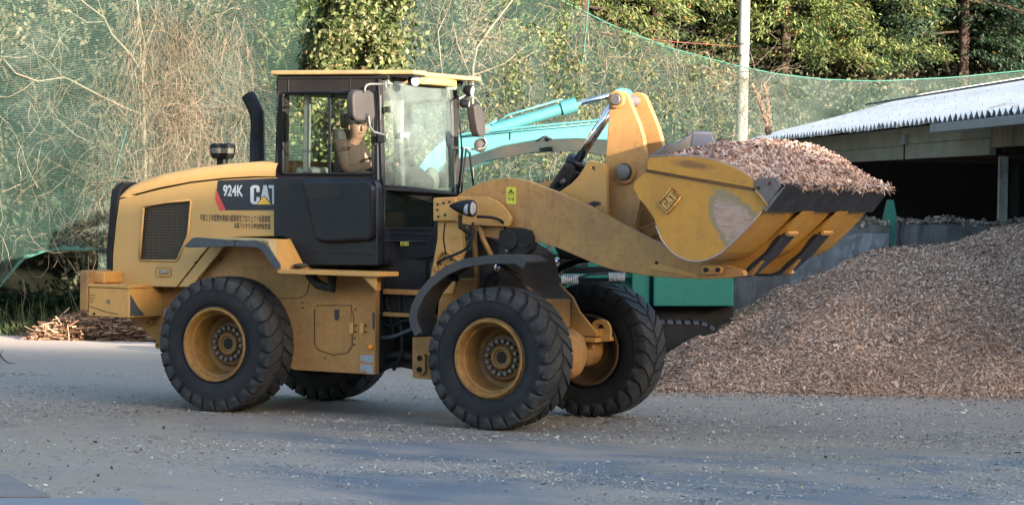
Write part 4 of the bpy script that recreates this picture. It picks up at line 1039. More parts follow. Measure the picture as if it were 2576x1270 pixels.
wheel(fx-math.sin(b_)*TR/2, fy+math.cos(b_)*TR/2, 1, b_, .0, 'front')
for cx, cy, ang in ((0, 0, 0), (fx, fy, b_)):
    ax = np.array([-math.sin(ang), math.cos(ang), 0])
    MB().lathe((cx, cy, RT), ax, [(-.80, .0001), (-.80, .16), (-.62, .17), (-.55, .12), (-.25, .13), (-.18, .24), (.18, .24), (.25, .13), (.55, .12), (.62, .17), (.80, .16), (.80, .0001)], 32).build('axle', MAT['yellow_dirty'], LD, smooth=True).modifiers.new('split', 'EDGE_SPLIT').split_angle = math.radians(35)

# ---- hood (upper shell, rounded over the engine)
HP = [(300, 497), (306, 478), (318, 466), (345, 453), (400, 436), (480, 421), (560, 411), (640, 405.5), (694, 404), (694, 444), (640, 443.5), (560, 448), (480, 457), (400, 472), (340, 488)]
hx = oy(HP, -.80)
def hood_section(outline, name, m, yh=.80, rnd=.16):
    """outline extruded across the machine with the top edge rounded down to the sides"""
    top_ = outline[:9]; botm = [outline[0]]+outline[:8:-1]
    xs_ = [p[0] for p in top_]; zt_ = [p[1] for p in top_]
    bx = [p[0] for p in botm]; bz = [p[1] for p in botm]
    X_ = np.linspace(min(xs_)+.001, max(xs_)-.001, 40); P_ = []
    yy = np.concatenate([[-yh, -yh], -yh+rnd*(1-np.cos(np.linspace(0, math.pi/2, 9)))])
    for x in X_:
        zt = float(np.interp(x, xs_, zt_)); zb = float(np.interp(x, sorted(bx), [z for _, z in sorted(zip(bx, bz))]))
        rn = min(rnd, (zt-zb)*.75)
        row = [(x, -yh, zb)]+[(x, -yh+rnd*.8*(1-math.cos(w)), zt-rn+rn*math.sin(w)) for w in np.linspace(0, math.pi/2, 10)]
        row += [(x, -y_, z) for _, y_, z in row[::-1]]; P_.append(row)
    return grid_mesh(name, np.array(P_), MAT[m], LD)
hood = hood_section(hx, 'hood', 'hood')
b = MB(); b.box(hx[0][0]+.02, hx[8][0], -.55, .55, 1.25, 2.18); b.build('engine_bay', MAT['dark'], LD)
VENT = [(361, 521), (376, 516), (420, 509), (478, 503), (481, 506), (473, 592), (447, 653), (440, 656), (352, 655), (350, 652)]
pz([(300, 502), (340, 492), (400, 477), (480, 461), (560, 452), (640, 447.5), (694, 447), (694, 594), (600, 596), (560, 601), (530, 614), (508, 640), (443, 722), (295, 719), (283, 700), (284, 640), (292, 560)], -.80, -.765, 'side_panel', 'hood', holes=[VENT], bevel=.006)
pz([(300, 502), (340, 492), (400, 477), (480, 461), (560, 452), (640, 447.5), (694, 447), (694, 594), (600, 596), (560, 601), (530, 614), (508, 640), (443, 722), (295, 719), (283, 700), (284, 640), (292, 560)], .80, .765, 'side_panel', 'hood', bevel=.006, at=-.80)
vm = pz([(345, 500), (490, 495), (490, 660), (340, 662)], -.772, -.768, 'vent_mesh', 'mesh', 0)
b = MB()
vp = [bp(a, c_, y=-.802) for a, c_ in VENT]+[bp(*VENT[0], y=-.802)]
b.tube(vp, .012, 8); b.build('vent_frame', MAT['hood'], LD, smooth=True)
b = MB(); b.lathe(bp(455, 530, y=-.74), (0, -1, 0), [(0, .001), (.01, .09), (0, .095)], 24); b.obox(bp(456, 590, y=-.74), [.03, 0, 0], [0, .01, 0], [0, 0, .15]); b.build('cooling_pipe', MAT['grey'], LD)
pz([(533, 615), (566, 618), (480, 722), (447, 722)], -.795, -.74, 'hood_strut', 'hood', .008)
for a, c_ in ((555, 652), (507, 706), (493, 660)): MB().cyl(bp(a, c_, y=-.795), (0, -1, 0), .012, 0, .012, 8).build('bolt', MAT['dark'], LD)
# rear black grille surround
pz([(303, 458), (318, 459), (305, 478), (299, 500), (291, 560), (283, 640), (282, 700), (294, 719), (283, 722), (268, 695), (268, 640), (274, 560), (281, 478)], -.815, .815, 'rear_grille', 'black', .02, at=-.80)
# latch on the side panel
pz([(396, 674), (426, 674), (429, 677), (429, 692), (426, 695), (396, 695), (393, 692), (393, 677)], -.806, -.799, 'latch_plate', 'hood', .002)
MB().tube([bp(a, c_, y=-.807) for a, c_ in ((395, 673), (427, 673), (430, 676), (430, 693), (427, 696), (395, 696), (392, 693), (392, 676), (395, 673))], .0035, 5).build('latch_rim', MAT['yellow_dirty'], LD)
lt = pz([(399, 678), (424, 678), (424, 691), (399, 691)], -.808, -.804, 'latch_recess', 'yellow_dirty', 0)
pz([(407, 680), (422, 680), (422, 686), (400, 687)], -.816, -.806, 'latch_handle', 'grey', .002)
# decal with lettering
YD = -.8035
dc = pz([(549, 454), (700, 448), (700, 529), (568, 529), (545, 479)], YD, YD+.003, 'decal', 'decalblack', 0)
pz([(543.5, 480), (546, 482), (568, 529), (552, 529), (542, 503)], YD-.001, YD+.003, 'red_stripe', 'red', 0, parent=dc)
def tx(s, px0, px1, py0, py1, y, m, parent, bold=.02, name='lettering'):
    A = bp(px0, py1, y=y); B = bp(px1, py0, y=y)
    return text_mesh(s, A[0], B[0], A[2], B[2], y, bold, material=MAT[m], parent=parent, name=name)
tx('924K', 561, 612, 466, 494, YD-.0025, 'white', dc, .03)
def cat_letters(px0, px1, py0, py1, y, m, parent, mapf=None, depth=.0015):
    """heavy condensed letters C A T drawn as polygons in a unit box"""
    Cc = [(0, .14), (.05, .04), (.12, 0), (.22, 0), (.29, .04), (.32, .12), (.32, .36), (.21, .36), (.21, .19), (.19, .15), (.15, .15), (.12, .19), (.12, .81), (.15, .86), (.19, .86), (.21, .81), (.21, .62), (.32, .62), (.32, .86), (.29, .96), (.22, 1), (.12, 1), (.05, .96), (0, .86)]
    Aa = [(.28, 1), (.44, 0), (.56, 0), (.72, 1), (.605, 1), (.50, .26), (.395, 1)]
    Aa = [(.33, 1), (.46, 0), (.57, 0), (.70, 1), (.59, 1), (.575, .80), (.46, .80), (.445, 1)]
    Tt = [(.64, 0), (1.0, 0), (1.0, .16), (.88, .16), (.88, 1), (.76, 1), (.76, .16), (.64, .16)]
    out_ = []
    f_ = mapf or (lambda u, v: bp(px0+(px1-px0)*u, py0+(py1-py0)*v, y=y))
    mb = MB()
    for L_ in (Cc, Aa, Tt): mb.ext([f_(u, v) for u, v in L_], (0, -depth, 0))
    return mb.build('emblem_letters', m if not isinstance(m, str) else MAT[m], parent)
cat_letters(630, 702, 466, 514, YD-.001, 'white', dc)
pz([(643, 516), (664, 491), (686, 516)], YD-.0055, YD-.0035, 'triangle_border', 'decalblack', 0, parent=dc)
pz([(646, 514.5), (664, 494), (682, 514.5)], YD-.008, YD-.006, 'triangle', 'decalyellow', 0, parent=dc)
jp = pz([(500, 541), (682, 541), (682, 542), (500, 542)], -.7999, -.7995, 'inscription', 'hood', 0)
tx('平成２５年度熊本県緑の産業再生プロジェクト促進事業', 503, 680, 542, 556, -.8025, 'brown_text', jp, .012)
tx('木質バイオマス供給施設整備', 588, 680, 562, 575, -.8025, 'brown_text', jp, .012)
# exhaust stack and pre-cleaner
ye = -.15
st_ = [bp(a, c_, y=ye) for a, c_ in ((648, 420), (648, 350), (649, 310), (646, 285), (636, 262), (624, 240))]
ex_ = MB(); ex_.tube([bp(648, 425, y=ye)]+st_[:2], [.085, .085, .08], 24); ex_.tube(st_[1:], [.078, .076, .075, .074, .072], 24, cap=False)
eo = ex_.build('exhaust_stack', MAT['black'], LD, smooth=True)
b = MB(); b.tube([st_[-2], st_[-1]-(st_[-1]-st_[-2])*.02], [.064, .064], 20); b.build('exhaust_mouth', MAT['dark'], eo)
b = MB(); b.lathe(bp(560, 372, y=ye), (0, 0, 1), [(.045, .001), (.045, .10), (.035, .125), (0, .135), (-.055, .13), (-.10, .115), (-.115, .10), (-.115, .06), (-.25, .055), (-.25, .001)], 36)
pc = b.build('pre_cleaner', MAT['black'], LD, smooth=True); pc.modifiers.new('split', 'EDGE_SPLIT').split_angle = math.radians(35)
MB().lathe(bp(560, 372, y=ye), (0, 0, 1), [(-.005, .1365), (-.058, .1335)], 36).build('pre_cleaner_bowl', flat('smoky_bowl', (.16, .13, .11), .3), pc, smooth=True)

# ---- rear frame and counterweight
pz([(318, 797), (400, 797), (400, 719), (470, 719), (560, 618), (694, 600), (740, 690), (946, 690), (943, 800), (735, 900), (600, 900), (430, 905), (404, 870), (345, 814)], -.62, -.56, 'rear_frame', 'yellow_dirty', .006)
pz([(318, 797), (400, 797), (400, 719), (470, 719), (560, 618), (694, 600), (740, 690), (946, 690), (943, 800), (735, 900), (600, 900), (430, 905), (404, 870), (345, 814)], .62, .56, 'rear_frame', 'yellow_dirty', .006, at=-.62)
MB().box(-1.2, 1.6, -.55, .55, .62, 1.35).build('engine_frame', MAT['dark'], LD)
for a, c_ in ((382, 810), (416, 832), (404, 868)): MB().lathe(bp(a, c_, y=-.62), (0, -1, 0), [(0, .035), (.05, .035), (.05, .018), (.0, .016)], 16).build('frame_boss', MAT['yellow_dirty'], LD, smooth=True)
A = bp(222, 795, y=-1.2); B = bp(326, 726, y=-1.2)
cwm = 'yellow_dirty'
cwz0, cwz1 = A[2], B[2]; cwx0, cwx1 = A[0], B[0]
MB().box(cwx0, cwx1, -1.2, 1.2, cwz0, cwz1).build('counterweight', MAT['yellow'], LD, bevel=.012)
MB().box(cwx0-.005, cwx1+.008, -1.21, -.60, cwz1+.002, cwz1+.035).build('counterweight_lid', MAT['yellow'], LD, bevel=.006)
MB().box(cwx0-.10, cwx0-.004, -1.22, 1.22, cwz0+.05, cwz1+.17).build('rear_bumper', painted('rusty_bumper', (.33, .18, .06), (.14, .065, .04), .9, .7), LD, bevel=.015)
MB().box(cwx0-.09, cwx0+.12, -1.10, 1.10, cwz1+.04, cwz1+.16).build('bumper_cap', MAT['yellow'], LD, bevel=.015)
MB().cyl(bp(273, 759, y=-1.2), (0, -1, 0), .022, 0, .008, 16).build('lock', MAT['bolt'], LD)
MB().cyl(bp(237, 789, y=-1.2), (0, -1, 0), .014, 0, .008, 12).build('bolt', MAT['dark'], LD)
b = MB(); b.tube([bp(x, y, y=-1.203) for x, y in ((225, 770), (245, 776), (262, 783), (290, 789), (298, 790))], .003, 4)
for i, (x, y) in enumerate(((225, 741), (225, 748), (224, 754), (226, 760))): b.tube([bp(x, y, y=-1.203), bp(x+15-i*2, y+1, y=-1.203)], .0022, 4)
b.build('scratches', MAT['dark'], LD)
b = MB(); b.ext([(cwx1+.003, -1.19, cwz0+.02), (cwx1+.003, -.93, cwz0+.02), (cwx1+.003, -1.05, cwz0+.10), (cwx1+.003, -1.19, cwz1-.06)], (.002, 0, 0)); b.build('scuff', MAT['rubberedge'], LD)

# ---- side service panel of the rear frame (between the wheels)
SP_ = [(612, 694), (775, 694), (946, 692), (943, 942), (738, 930), (700, 900), (680, 800), (640, 740), (612, 720)]
spo = pz(SP_, -.78, -.70, 'service_panel', 'yellow_dirty', .006)
pz([(690, 672), (775, 672), (778, 700), (772, 738), (752, 750), (640, 750), (612, 735), (612, 672)], -.792, -.781, 'tank_cover', 'yellow_dirty', .004)
pz([(500, 625), (690, 600), (700, 672), (690, 694), (600, 697), (520, 712), (478, 722)], -.70, -.60, 'wheel_arch', painted('arch_paint', (.50, .25, .085), (.36, .17, .07), .5, .5), .006)
dr = [(798, 768), (884, 768), (886, 790), (890, 792), (890, 838), (887, 842), (886, 872), (874, 888), (838, 893), (800, 880), (791, 866), (791, 780)]
d3 = [bp(a, c_, y=-.782) for a, c_ in dr]; MB().tube(d3+[d3[0]], .0035, 5).build('door_seam', MAT['dark'], spo)
pz([(793, 771), (882, 771), (883, 870), (872, 885), (838, 890), (802, 877), (794, 865)], -.786, -.781, 'access_door', 'yellow_dirty', .002, parent=spo)
pz([(841, 778), (853, 778), (853, 800), (849, 806), (845, 806), (841, 800)], -.790, -.786, 'door_sticker', 'decalblack', 0, parent=spo)
hd = [bp(a, c_, y=-.788) for a, c_ in ((838, 845), (836, 838), (838, 826), (842, 823), (846, 826), (845, 840), (840, 846))]; MB().tube(hd, .005, 6).build('door_handle', MAT['yellow'], spo, smooth=True)
for a in (893, 919): MB().box(bp(a, 0, y=-.79)[0], bp(a+9, 0, y=-.79)[0], -.80, -.781, bp(a, 840, y=-.79)[2], bp(a, 812, y=-.79)[2]).build('hinge', MAT['yellow'], spo, bevel=.003)
for a, c_ in ((896, 818), (896, 834), (922, 818), (922, 834), (895, 778), (893, 850), (893, 866), (762, 762), (762, 773), (818, 900)): MB().cyl(bp(a, c_, y=-.781), (0, -1, 0), .006, 0, .022, 8).build('bolt', MAT['dark'], spo)
MB().lathe(bp(933, 873, y=-.781), (0, -1, 0), [(0, .03), (.01, .03), (.016, .02), (.018, .001)], 20).build('reflector', MAT['orange'], spo, smooth=True)
pz([(907, 893), (939, 893), (939, 910), (930, 913), (907, 906)], -.783, -.7805, 'worn_sticker', 'grey', 0, parent=spo)
pz([(907, 914), (939, 918), (938, 940), (925, 938), (920, 932), (907, 936)], -.783, -.7805, 'worn_sticker', 'grey', 0, parent=spo)
pz([(937, 786), (942, 786), (942, 828), (937, 828)], -.783, -.7805, 'worn_sticker', 'decalblack', 0, parent=spo)
pz([(412, 773), (424, 773), (424, 800), (412, 800)], -.624, -.6205, 'hole_sticker', 'grey', 0)
MB().ext([bp(943, 700, y=-.74), bp(943, 930, y=-.74), bp(943, 930, y=-.74)+[-.04, 0, 0], bp(943, 700, y=-.74)+[-.04, 0, 0]], (0, 1.48, 0)).build('bulkhead', MAT['dark'], LD)
b = MB(); b.ext([bp(905, 688, y=-1.15), bp(945, 688, y=-1.15), bp(945, 730, y=-1.15)], (0, .03, 0)); b.build('platform_bracket', MAT['yellow'], LD); b = MB(); b.ext([bp(905, 688, y=-.9), bp(945, 688, y=-.9), bp(945, 730, y=-.9)], (0, .1, 0)); b.build('platform_bracket', MAT['yellow'], LD)
MB().tube([bp(778, 690, y=-.95), bp(800, 715, y=-.95), bp(835, 725, y=-.95), bp(835, 690, y=-.95)], .05, 10).build('platform_stay', MAT['dark'], LD, smooth=True)

MB().box(.5, 2.05, -.58, -.50, .95, 1.56).build('gap_filler', MAT['dark'], LD)  # dark filler box added to close the gap under the cab
# ---- rear fender and step platform
FP = [(469, 613), (489, 599), (560, 598), (660, 602), (674, 607), (702, 680)]
q3 = [bp(a, c_, y=-1.19) for a, c_ in FP]
m = MB(); th_ = .018
for (p0, p1) in zip(q3[:-1], q3[1:]):
    d_ = p1-p0; nn_ = unit(np.array([-d_[2], 0, d_[0]]))*th_
    m.ext([p0, p1, p1-nn_, p0-nn_], (0, .40, 0))
fo = m.build('rear_fender', painted('fender_paint', (.50, .36, .14), (.36, .32, .25), .7, .6), LD)
# sloping apron forward of the fender
m = MB(); m.ext([bp(662, 603, y=-1.19), bp(702, 679, y=-1.19), bp(702, 679, y=-1.19)+[.13, .40, 0], bp(662, 603, y=-1.19)+[.13, .40, .01]], (0.004, 0, -.018)); m.build('fender_apron', MAT['yellow'], fo)
E1 = [(463, 620), (484, 598), (496, 597), (560, 602), (588, 607), (590, 619), (560, 621), (470, 623)]
E2 = [(590, 607), (640, 604), (664, 612), (674, 622), (702, 664), (703, 676), (694, 676), (684, 668), (656, 627), (640, 622), (592, 620)]
pz(E1, -1.215, -1.185, 'rubber_edge', 'rubberedge', .004, parent=fo); pz(E2, -1.215, -1.185, 'rubber_edge', 'rubberedge', .004, parent=fo)
pp0 = bp(702, 679, y=-1.2); pp1 = bp(948, 685, y=-1.2)
MB().box(pp0[0]-.02, pp1[0], -1.2, -.78, 1.405, 1.448).build('step_platform', MAT['yellow'], LD, bevel=.005)
b = MB(); b.sphere(bp(757, 668, y=-1.0), .05, 12, (1.6, 1.5, .5)); b.build('chip_crumbs', MAT['muddy'], LD, smooth=True)

# ---- black side tank below the cab
pz([(688, 452), (692, 448), (800, 446), (925, 447), (944, 455), (948, 470), (948, 668), (757, 668), (744, 660), (728, 604), (716, 597), (688, 594)], -.86, -.60, 'side_tank', 'navy', .03, seg=3)
pz([(760, 452), (925, 450), (941, 470), (941, 590), (932, 606), (820, 612), (795, 605), (785, 570), (772, 505), (762, 470)], -.93, -.80, 'tank_bulge', 'navy', .04, seg=4, at=-.90)
b = MB(); s_ = [bp(a, c_, y=-.932) for a, c_ in ((774, 502), (860, 500), (866, 470))]; b.tube(s_, .0025, 4); s_ = [bp(a, c_, y=-.862) for a, c_ in ((690, 632), (946, 640))]; b.tube(s_, .003, 4)
b.build('seam', MAT['dark'], LD)
MB().cyl(bp(928, 642, y=-.86), (0, -1, 0), .012, 0, .01, 10).build('bolt', MAT['dark'], LD)

# ---- cab
CX0 = bp(692, 440, y=-.75)[0]; CXF = bp(962, 465, y=-.75)[0]
WIN = [(716, 236), (932, 234), (937, 240), (939, 434), (934, 438), (716, 438), (711, 433), (711, 243)]
SIDE = [(697, 194), (948, 186), (962, 186), (966, 300), (962, 470), (962, 450), (690, 452)]
SIDE = [(697, 194), (958, 186), (961, 300), (960, 470), (692, 468), (690, 440)]
cs = pz(SIDE, -.75, -.70, 'cab_side', 'cabblack', .012, holes=[WIN], seg=2)
FW_ = [(716, 252), (800, 252), (938, 245), (938, 420), (716, 432)]
pz(SIDE, .75, .70, 'cab_side', 'cabblack', .012, at=-.75, holes=[[(712, 240), (800, 240), (802, 400), (790, 425), (712, 428)], [(848, 250), (938, 242), (938, 430), (870, 432), (852, 410)]])
# window frame, divider and panes
w3 = [bp(a, c_, y=-.756) for a, c_ in WIN]; MB().tube(w3+[w3[0]], .013, 6).build('window_frame', MAT['black'], cs, smooth=True)
pz([(825, 238), (831, 238), (831, 437), (825, 437)], -.752, -.735, 'window_divider', 'black', .002, parent=cs)
pz([(711, 236), (828, 236), (828, 438), (711, 438)], -.738, -.734, 'window_pane', 'glass', 0, parent=cs)
pz([(829, 236), (940, 236), (940, 438), (829, 438)], -.728, -.724, 'window_pane', 'glass', 0, parent=cs)
# seams
b = MB(); 
for L_ in ([(726, 196), (726, 232)], [(881, 190), (881, 226)], [(726, 232), (946, 228), (948, 250)], [(700, 228), (697, 300)]):
    b.tube([bp(a, c_, y=-.752) for a, c_ in L_], .003, 4)
b.build('seam', MAT['dark'], cs)
pz([(949, 240), (958, 240), (958, 460), (949, 460)], -.753, -.745, 'pillar_trim', 'lightgrey', .002, parent=cs)
# rear wall, pillars, front frame
zt, zb_ = bp(700, 194, y=-.75)[2], 1.50
MB().box(CX0-.01, CX0+.05, -.74, .74, zb_, 2.35).build('cab_rear', MAT['cabblack'], LD, bevel=.01)
MB().box(CX0-.01, CX0+.05, -.74, .74, 3.18, zt).build('cab_rear', MAT['cabblack'], LD, bevel=.01)
for y_ in (-.70, .62): MB().box(CX0, CX0+.08, y_, y_+.08, 2.3, zt).build('rear_pillar', MAT['cabblack'], LD, bevel=.01)
MB().box(CX0-.005, CX0-.001, -.66, .66, 2.35, 3.18).build('rear_window', MAT['glass'], LD)
# curved windscreen: columns across Y, bulging forward
zw0 = lambda q: 2.285-.075*q; zw1 = 3.33
ny = 25; P_ = np.zeros((ny, 12, 3)); 
for i, q in enumerate(np.linspace(0, 1, ny)):
    y_ = -.745+1.49*q
    for j, h in enumerate(np.linspace(0, 1, 12)):
        bul = .13*(1-(2*q-1)**4)*(1-.1*h); P_[i, j] = (CXF-.005+bul-.06*h, y_, zw0(q)+(zw1-zw0(q))*h)
ws_ = grid_mesh('windscreen', P_, MAT['screen'], LD)
def col_(q, r_, m, name):
    y_ = -.745+1.49*q; i = int(round(q*(ny-1))); MB().tube([tuple(p) for p in P_[i]], r_, 8).build(name, MAT[m], ws_, smooth=True)
col_(0, .016, 'black', 'screen_seal'); col_(1, .022, 'black', 'screen_seal')
MB().tube([tuple(P_[i, 0]) for i in range(ny)], .014, 8).build('screen_seal', MAT['black'], ws_, smooth=True)
MB().tube([tuple(P_[i, -1]) for i in range(ny)], .014, 8).build('screen_seal', MAT['black'], ws_, smooth=True)
# front far pillar
b = MB(); b.tube([(CXF+.02, .72, 1.6), (CXF, .72, 2.3), (CXF-.05, .72, 3.34)], .045, 10); b.build('front_pillar', MAT['cabblack'], LD, smooth=True)
b = MB(); b.tube([(CXF-.02, -.72, 1.6), (CXF-.02, -.72, 2.3), (CXF-.07, -.72, 3.34)], .035, 10); b.build('front_pillar', MAT['cabblack'], LD, smooth=True)
# short white bars on the screen
b = MB()
for k_ in range(3):
    y0_ = -.62; z_ = 2.765+.018*k_; b.box(CXF+.115, CXF+.118, y0_+.0+.012*k_, y0_+.16+.01*k_, z_, z_+.010)
b.build('screen_bars', MAT['white'], ws_)
# lower front: cowl, lower window, dark door
LF = [bp(a, c_, x=CXF+.005) for a, c_ in ((962, 470), (1098, 497), (1150, 500), (1150, 640), (1010, 672), (950, 672))]
b = MB(); b.ext([(CXF+.005, -.74, 1.50), (CXF+.005, .74, 1.62), (CXF+.005, .74, 2.24), (CXF+.005, -.74, 2.28)], (-.06, 0, 0)); b.build('cab_front', MAT['navy'], LD, bevel=.01)
b = MB(); b.ext([bp(a, c_, x=CXF+.012) for a, c_ in ((971, 482), (1082, 516), (1088, 522), (1088, 566), (1083, 571), (972, 571))], (-.003, 0, 0))
lg_ = b.build('lower_window', flat('lower_glass', (.008, .012, .011), .06, spec=.45), LD)
lw = [bp(a, c_, x=CXF+.014) for a, c_ in ((967, 476), (1086, 512), (1092, 520), (1092, 572), (1084, 576), (967, 576))]; MB().tube(lw+[lw[0]], .010, 6).build('window_seal', MAT['black'], lg_, smooth=True)
b = MB(); b.ext([(CXF+.0, -.74, 2.275), (CXF+.17, -.45, 2.262), (CXF+.20, 0, 2.252), (CXF+.17, .45, 2.235), (CXF, .74, 2.225)], (0, 0, -.035)); b.build('cowl', MAT['black'], LD, bevel=.008)
b = MB(); b.tube([bp(962, 606, x=CXF+.02), bp(1075, 608, x=CXF+.02)], .008, 6); b.tube([bp(966, 470, x=CXF+.03), bp(966, 668, x=CXF+.03)], .008, 6); b.tube([bp(976, 587, x=CXF+.02), bp(1094, 589, x=CXF+.02)], .004, 5)
b.build('door_rail', MAT['navy'], LD, smooth=True)
def warn_sticker(f3, parent, wide):
    """f3(u,v) -> 3-D point; yellow label with warning triangle and pictogram"""
    nrm_ = unit(np.cross(f3(1, 0)-f3(0, 0), f3(0, 1)-f3(0, 0))); nrm_ = nrm_*(1 if nrm_@(CAM-f3(0, 0)) > 0 else -1)
    so = MB().ext([f3(0, 0), f3(1, 0), f3(1, 1), f3(0, 1)], nrm_*.002).build('warning_label', MAT['warn'], parent)
    m = MB(); e = nrm_*.0032
    def pl(pts): m.ext([f3(u, v)+nrm_*.0021 for u, v in pts], nrm_*.001)
    if wide:
        for tri in (((.08, .82), (.28, .15), (.31, .25), (.16, .82)), ((.28, .15), (.48, .82), (.41, .82), (.25, .25)), ((.08, .82), (.10, .72), (.46, .72), (.48, .82))): pl(tri)
        pl([(.24, .4), (.32, .4), (.31, .66), (.25, .66)]); pl([(.56, .45), (.80, .45), (.80, .55), (.56, .55)]); pl([(.84, .25), (.92, .25), (.92, .8), (.84, .8)])
    else:
        for tri in (((.12, .40), (.5, .10), (.54, .15), (.22, .40)), ((.5, .10), (.88, .40), (.78, .40), (.46, .15)), ((.12, .40), (.15, .36), (.85, .36), (.88, .40))): pl(tri)
        pl([(.46, .2), (.56, .2), (.58, .33), (.42, .33)]); pl([(.1, .49), (.9, .49), (.9, .51), (.1, .51)]); pl([(.2, .68), (.62, .68), (.62, .72), (.2, .72)]); pl([(.68, .60), (.78, .60), (.78, .82), (.68, .82)]); pl([(.2, .60), (.26, .60), (.32, .80), (.26, .80)])
    m.build('label_print', MAT['decalblack'], so)
warn_sticker(lambda u, v: bp(1007+21*u, 608+10*v, x=CXF+.03), LD, True)
# roof
MAT['roofpaint'] = painted('roof_edge_paint', (.34, .215, .085), (.20, .14, .085), .8, .6)
def rpoly(pts, z0, z1, name, m, bev=.02): return MB().ext([(x, y, z0) for x, y in pts], (0, 0, z1-z0)).build(name, MAT[m], LD, bevel=bev, seg=3)
RX0 = bp(679, 188, y=-.80)[0]
rpoly([(RX0, -.80), (1.60, -.80), (1.66, -.78), (1.98, -.74), (1.99, -.50), (1.86, -.38), (1.86, .42), (1.86, .52), (1.90, .60), (1.90, .78), (1.6, .80), (RX0, .80)], 3.372, 3.418, 'roof', 'roofpaint', .016)
rpoly([(1.5, -.42), (1.80, -.40), (1.85, -.2), (1.87, 0), (1.85, .2), (1.80, .44), (1.5, .46)], 3.30, 3.372, 'visor', 'yellow', .012)
rpoly([(RX0+.06, -.76), (1.70, -.76), (1.70, .76), (RX0+.06, .76)], 3.33, 3.37, 'roof_lining', 'cabblack', .01)
rpoly([(1.68, -.74), (1.98, -.72), (1.98, -.52), (1.70, -.42)], 3.35, 3.367, 'roof_soffit', 'black', .004)
# work lamps
def lamp(c, parent=LD, d=(1, -.1, -.12), r_=.058):
    d = unit(np.array(d)); c = np.array(c)
    lo = MB().lathe(c, d, [(-.085, .001), (-.085, .03), (-.06, .048), (0, r_), (.012, r_), (.014, r_*.88)], 24).build('work_lamp', MAT['black'], parent, smooth=True)
    MB().lathe(c, d, [(.010, .0001), (.013, r_*.5), (.010, r_*.9)], 24).build('lamp_lens', MAT['lens'], lo, smooth=True)
    MB().tube([c-d*.03, c-d*.03+[0, 0, .11]], .012, 6).build('lamp_bracket', MAT['black'], lo)
lamp(bp(1044, 204, y=-.62), d=(1, -.5, -.1))
lamp((1.84, .68, 3.27), d=(1, .1, -.15)); lamp((1.76, .76, 3.14), d=(1, .3, -.15), r_=.04)
# mirrors
def mirror_shell(pts, y0, y1, name):
    return pz(pts, y0, y1, name, 'mirrorback', .03, seg=4)
mo = MB().ext([bp(a, c_, x=1.70) for a, c_ in ((892, 232), (900, 227), (932, 227), (942, 234), (946, 290), (944, 300), (936, 306), (900, 304), (892, 297), (888, 250))], (-.10, 0.02, 0)).build('mirror', MAT['mirrorback'], LD, bevel=.03, seg=4)
MB().ext([bp(a, c_, x=1.70) for a, c_ in ((920, 286), (926, 286), (928, 302), (918, 302))], (.004, 0, 0)).build('mirror_slot', MAT['dark'], mo)
br = [bp(a, c_, x=1.72) for a, c_ in ((918, 232), (918, 222), (922, 215), (930, 212), (970, 212))]; MB().tube(br, .011, 8).build('mirror_arm', MAT['bolt'], mo, smooth=True)
br = [bp(a, c_, x=1.73) for a, c_ in ((927, 292), (930, 318), (940, 332), (973, 341))]; MB().tube(br, .011, 8).build('mirror_arm', MAT['bolt'], mo, smooth=True)
b = MB(); b.tube([bp(972, 336, x=1.73), bp(972, 352, x=1.73)], .014, 8); b.tube([bp(970, 205, x=1.72), bp(971, 228, x=1.72)], .012, 8); b.build('mirror_clamp', MAT['bolt'], mo, smooth=True)
MB().box(1.66, 1.71, -.76, -.72, 3.0, 3.06).build('door_catch', MAT['dark'], LD)
pz([(933, 332), (945, 332), (945, 366), (933, 366)], -.775, -.757, 'mirror_mount', 'dark', .003)
pz([(950, 333), (966, 333), (968, 358), (950, 358)], -.775, -.74, 'mirror_mount', 'dark', .003)
b = MB(); b.tube([bp(903, 228, y=-.77), bp(881, 227, y=-.8), bp(850, 230, y=-.85), bp(800, 236, y=-.9)], [.012, .008, .003, .002], 6); b.build('aerial', MAT['black'], LD, smooth=True)
xm = 1.78
mo = MB().ext([bp(a, c_, x=xm) for a, c_ in ((1194, 268), (1200, 262), (1212, 266), (1221, 290), (1223, 330), (1218, 345), (1208, 344), (1203, 330), (1196, 290))], (-.10, 0, 0)).build('mirror', MAT['mirrorback'], LD, bevel=.02, seg=3)
for L_, rr_ in (([(1152, 250), (1170, 240), (1195, 247), (1207, 262)], .011), ([(1217, 345), (1224, 360), (1218, 372), (1200, 376), (1160, 372)], .010)):
    MB().tube([bp(a, c_, x=xm) for a, c_ in L_], rr_, 8).build('mirror_arm', MAT['bolt'], mo, smooth=True)
MB().lathe(bp(1208, 366, x=xm-.05), (1, -.6, 0), [(-.01, .001), (-.01, .07), (.01, .075), (.012, .001)], 20).build('round_mirror', MAT['mirrorback'], LD, smooth=True)
# handrails right of the screen
b = MB()
for L_, rr_ in (([(1153, 240), (1156, 300), (1162, 376)], .008), ([(1163, 375), (1160, 430), (1152, 490)], .014), ([(1172, 378), (1166, 440), (1158, 500)], .010), ([(1172, 376), (1182, 386), (1190, 460), (1192, 480)], .012)):
    b.tube([bp(a, c_, x=1.80) for a, c_ in L_], rr_, 8)
b.build('handrail', MAT['black'], LD, smooth=True)
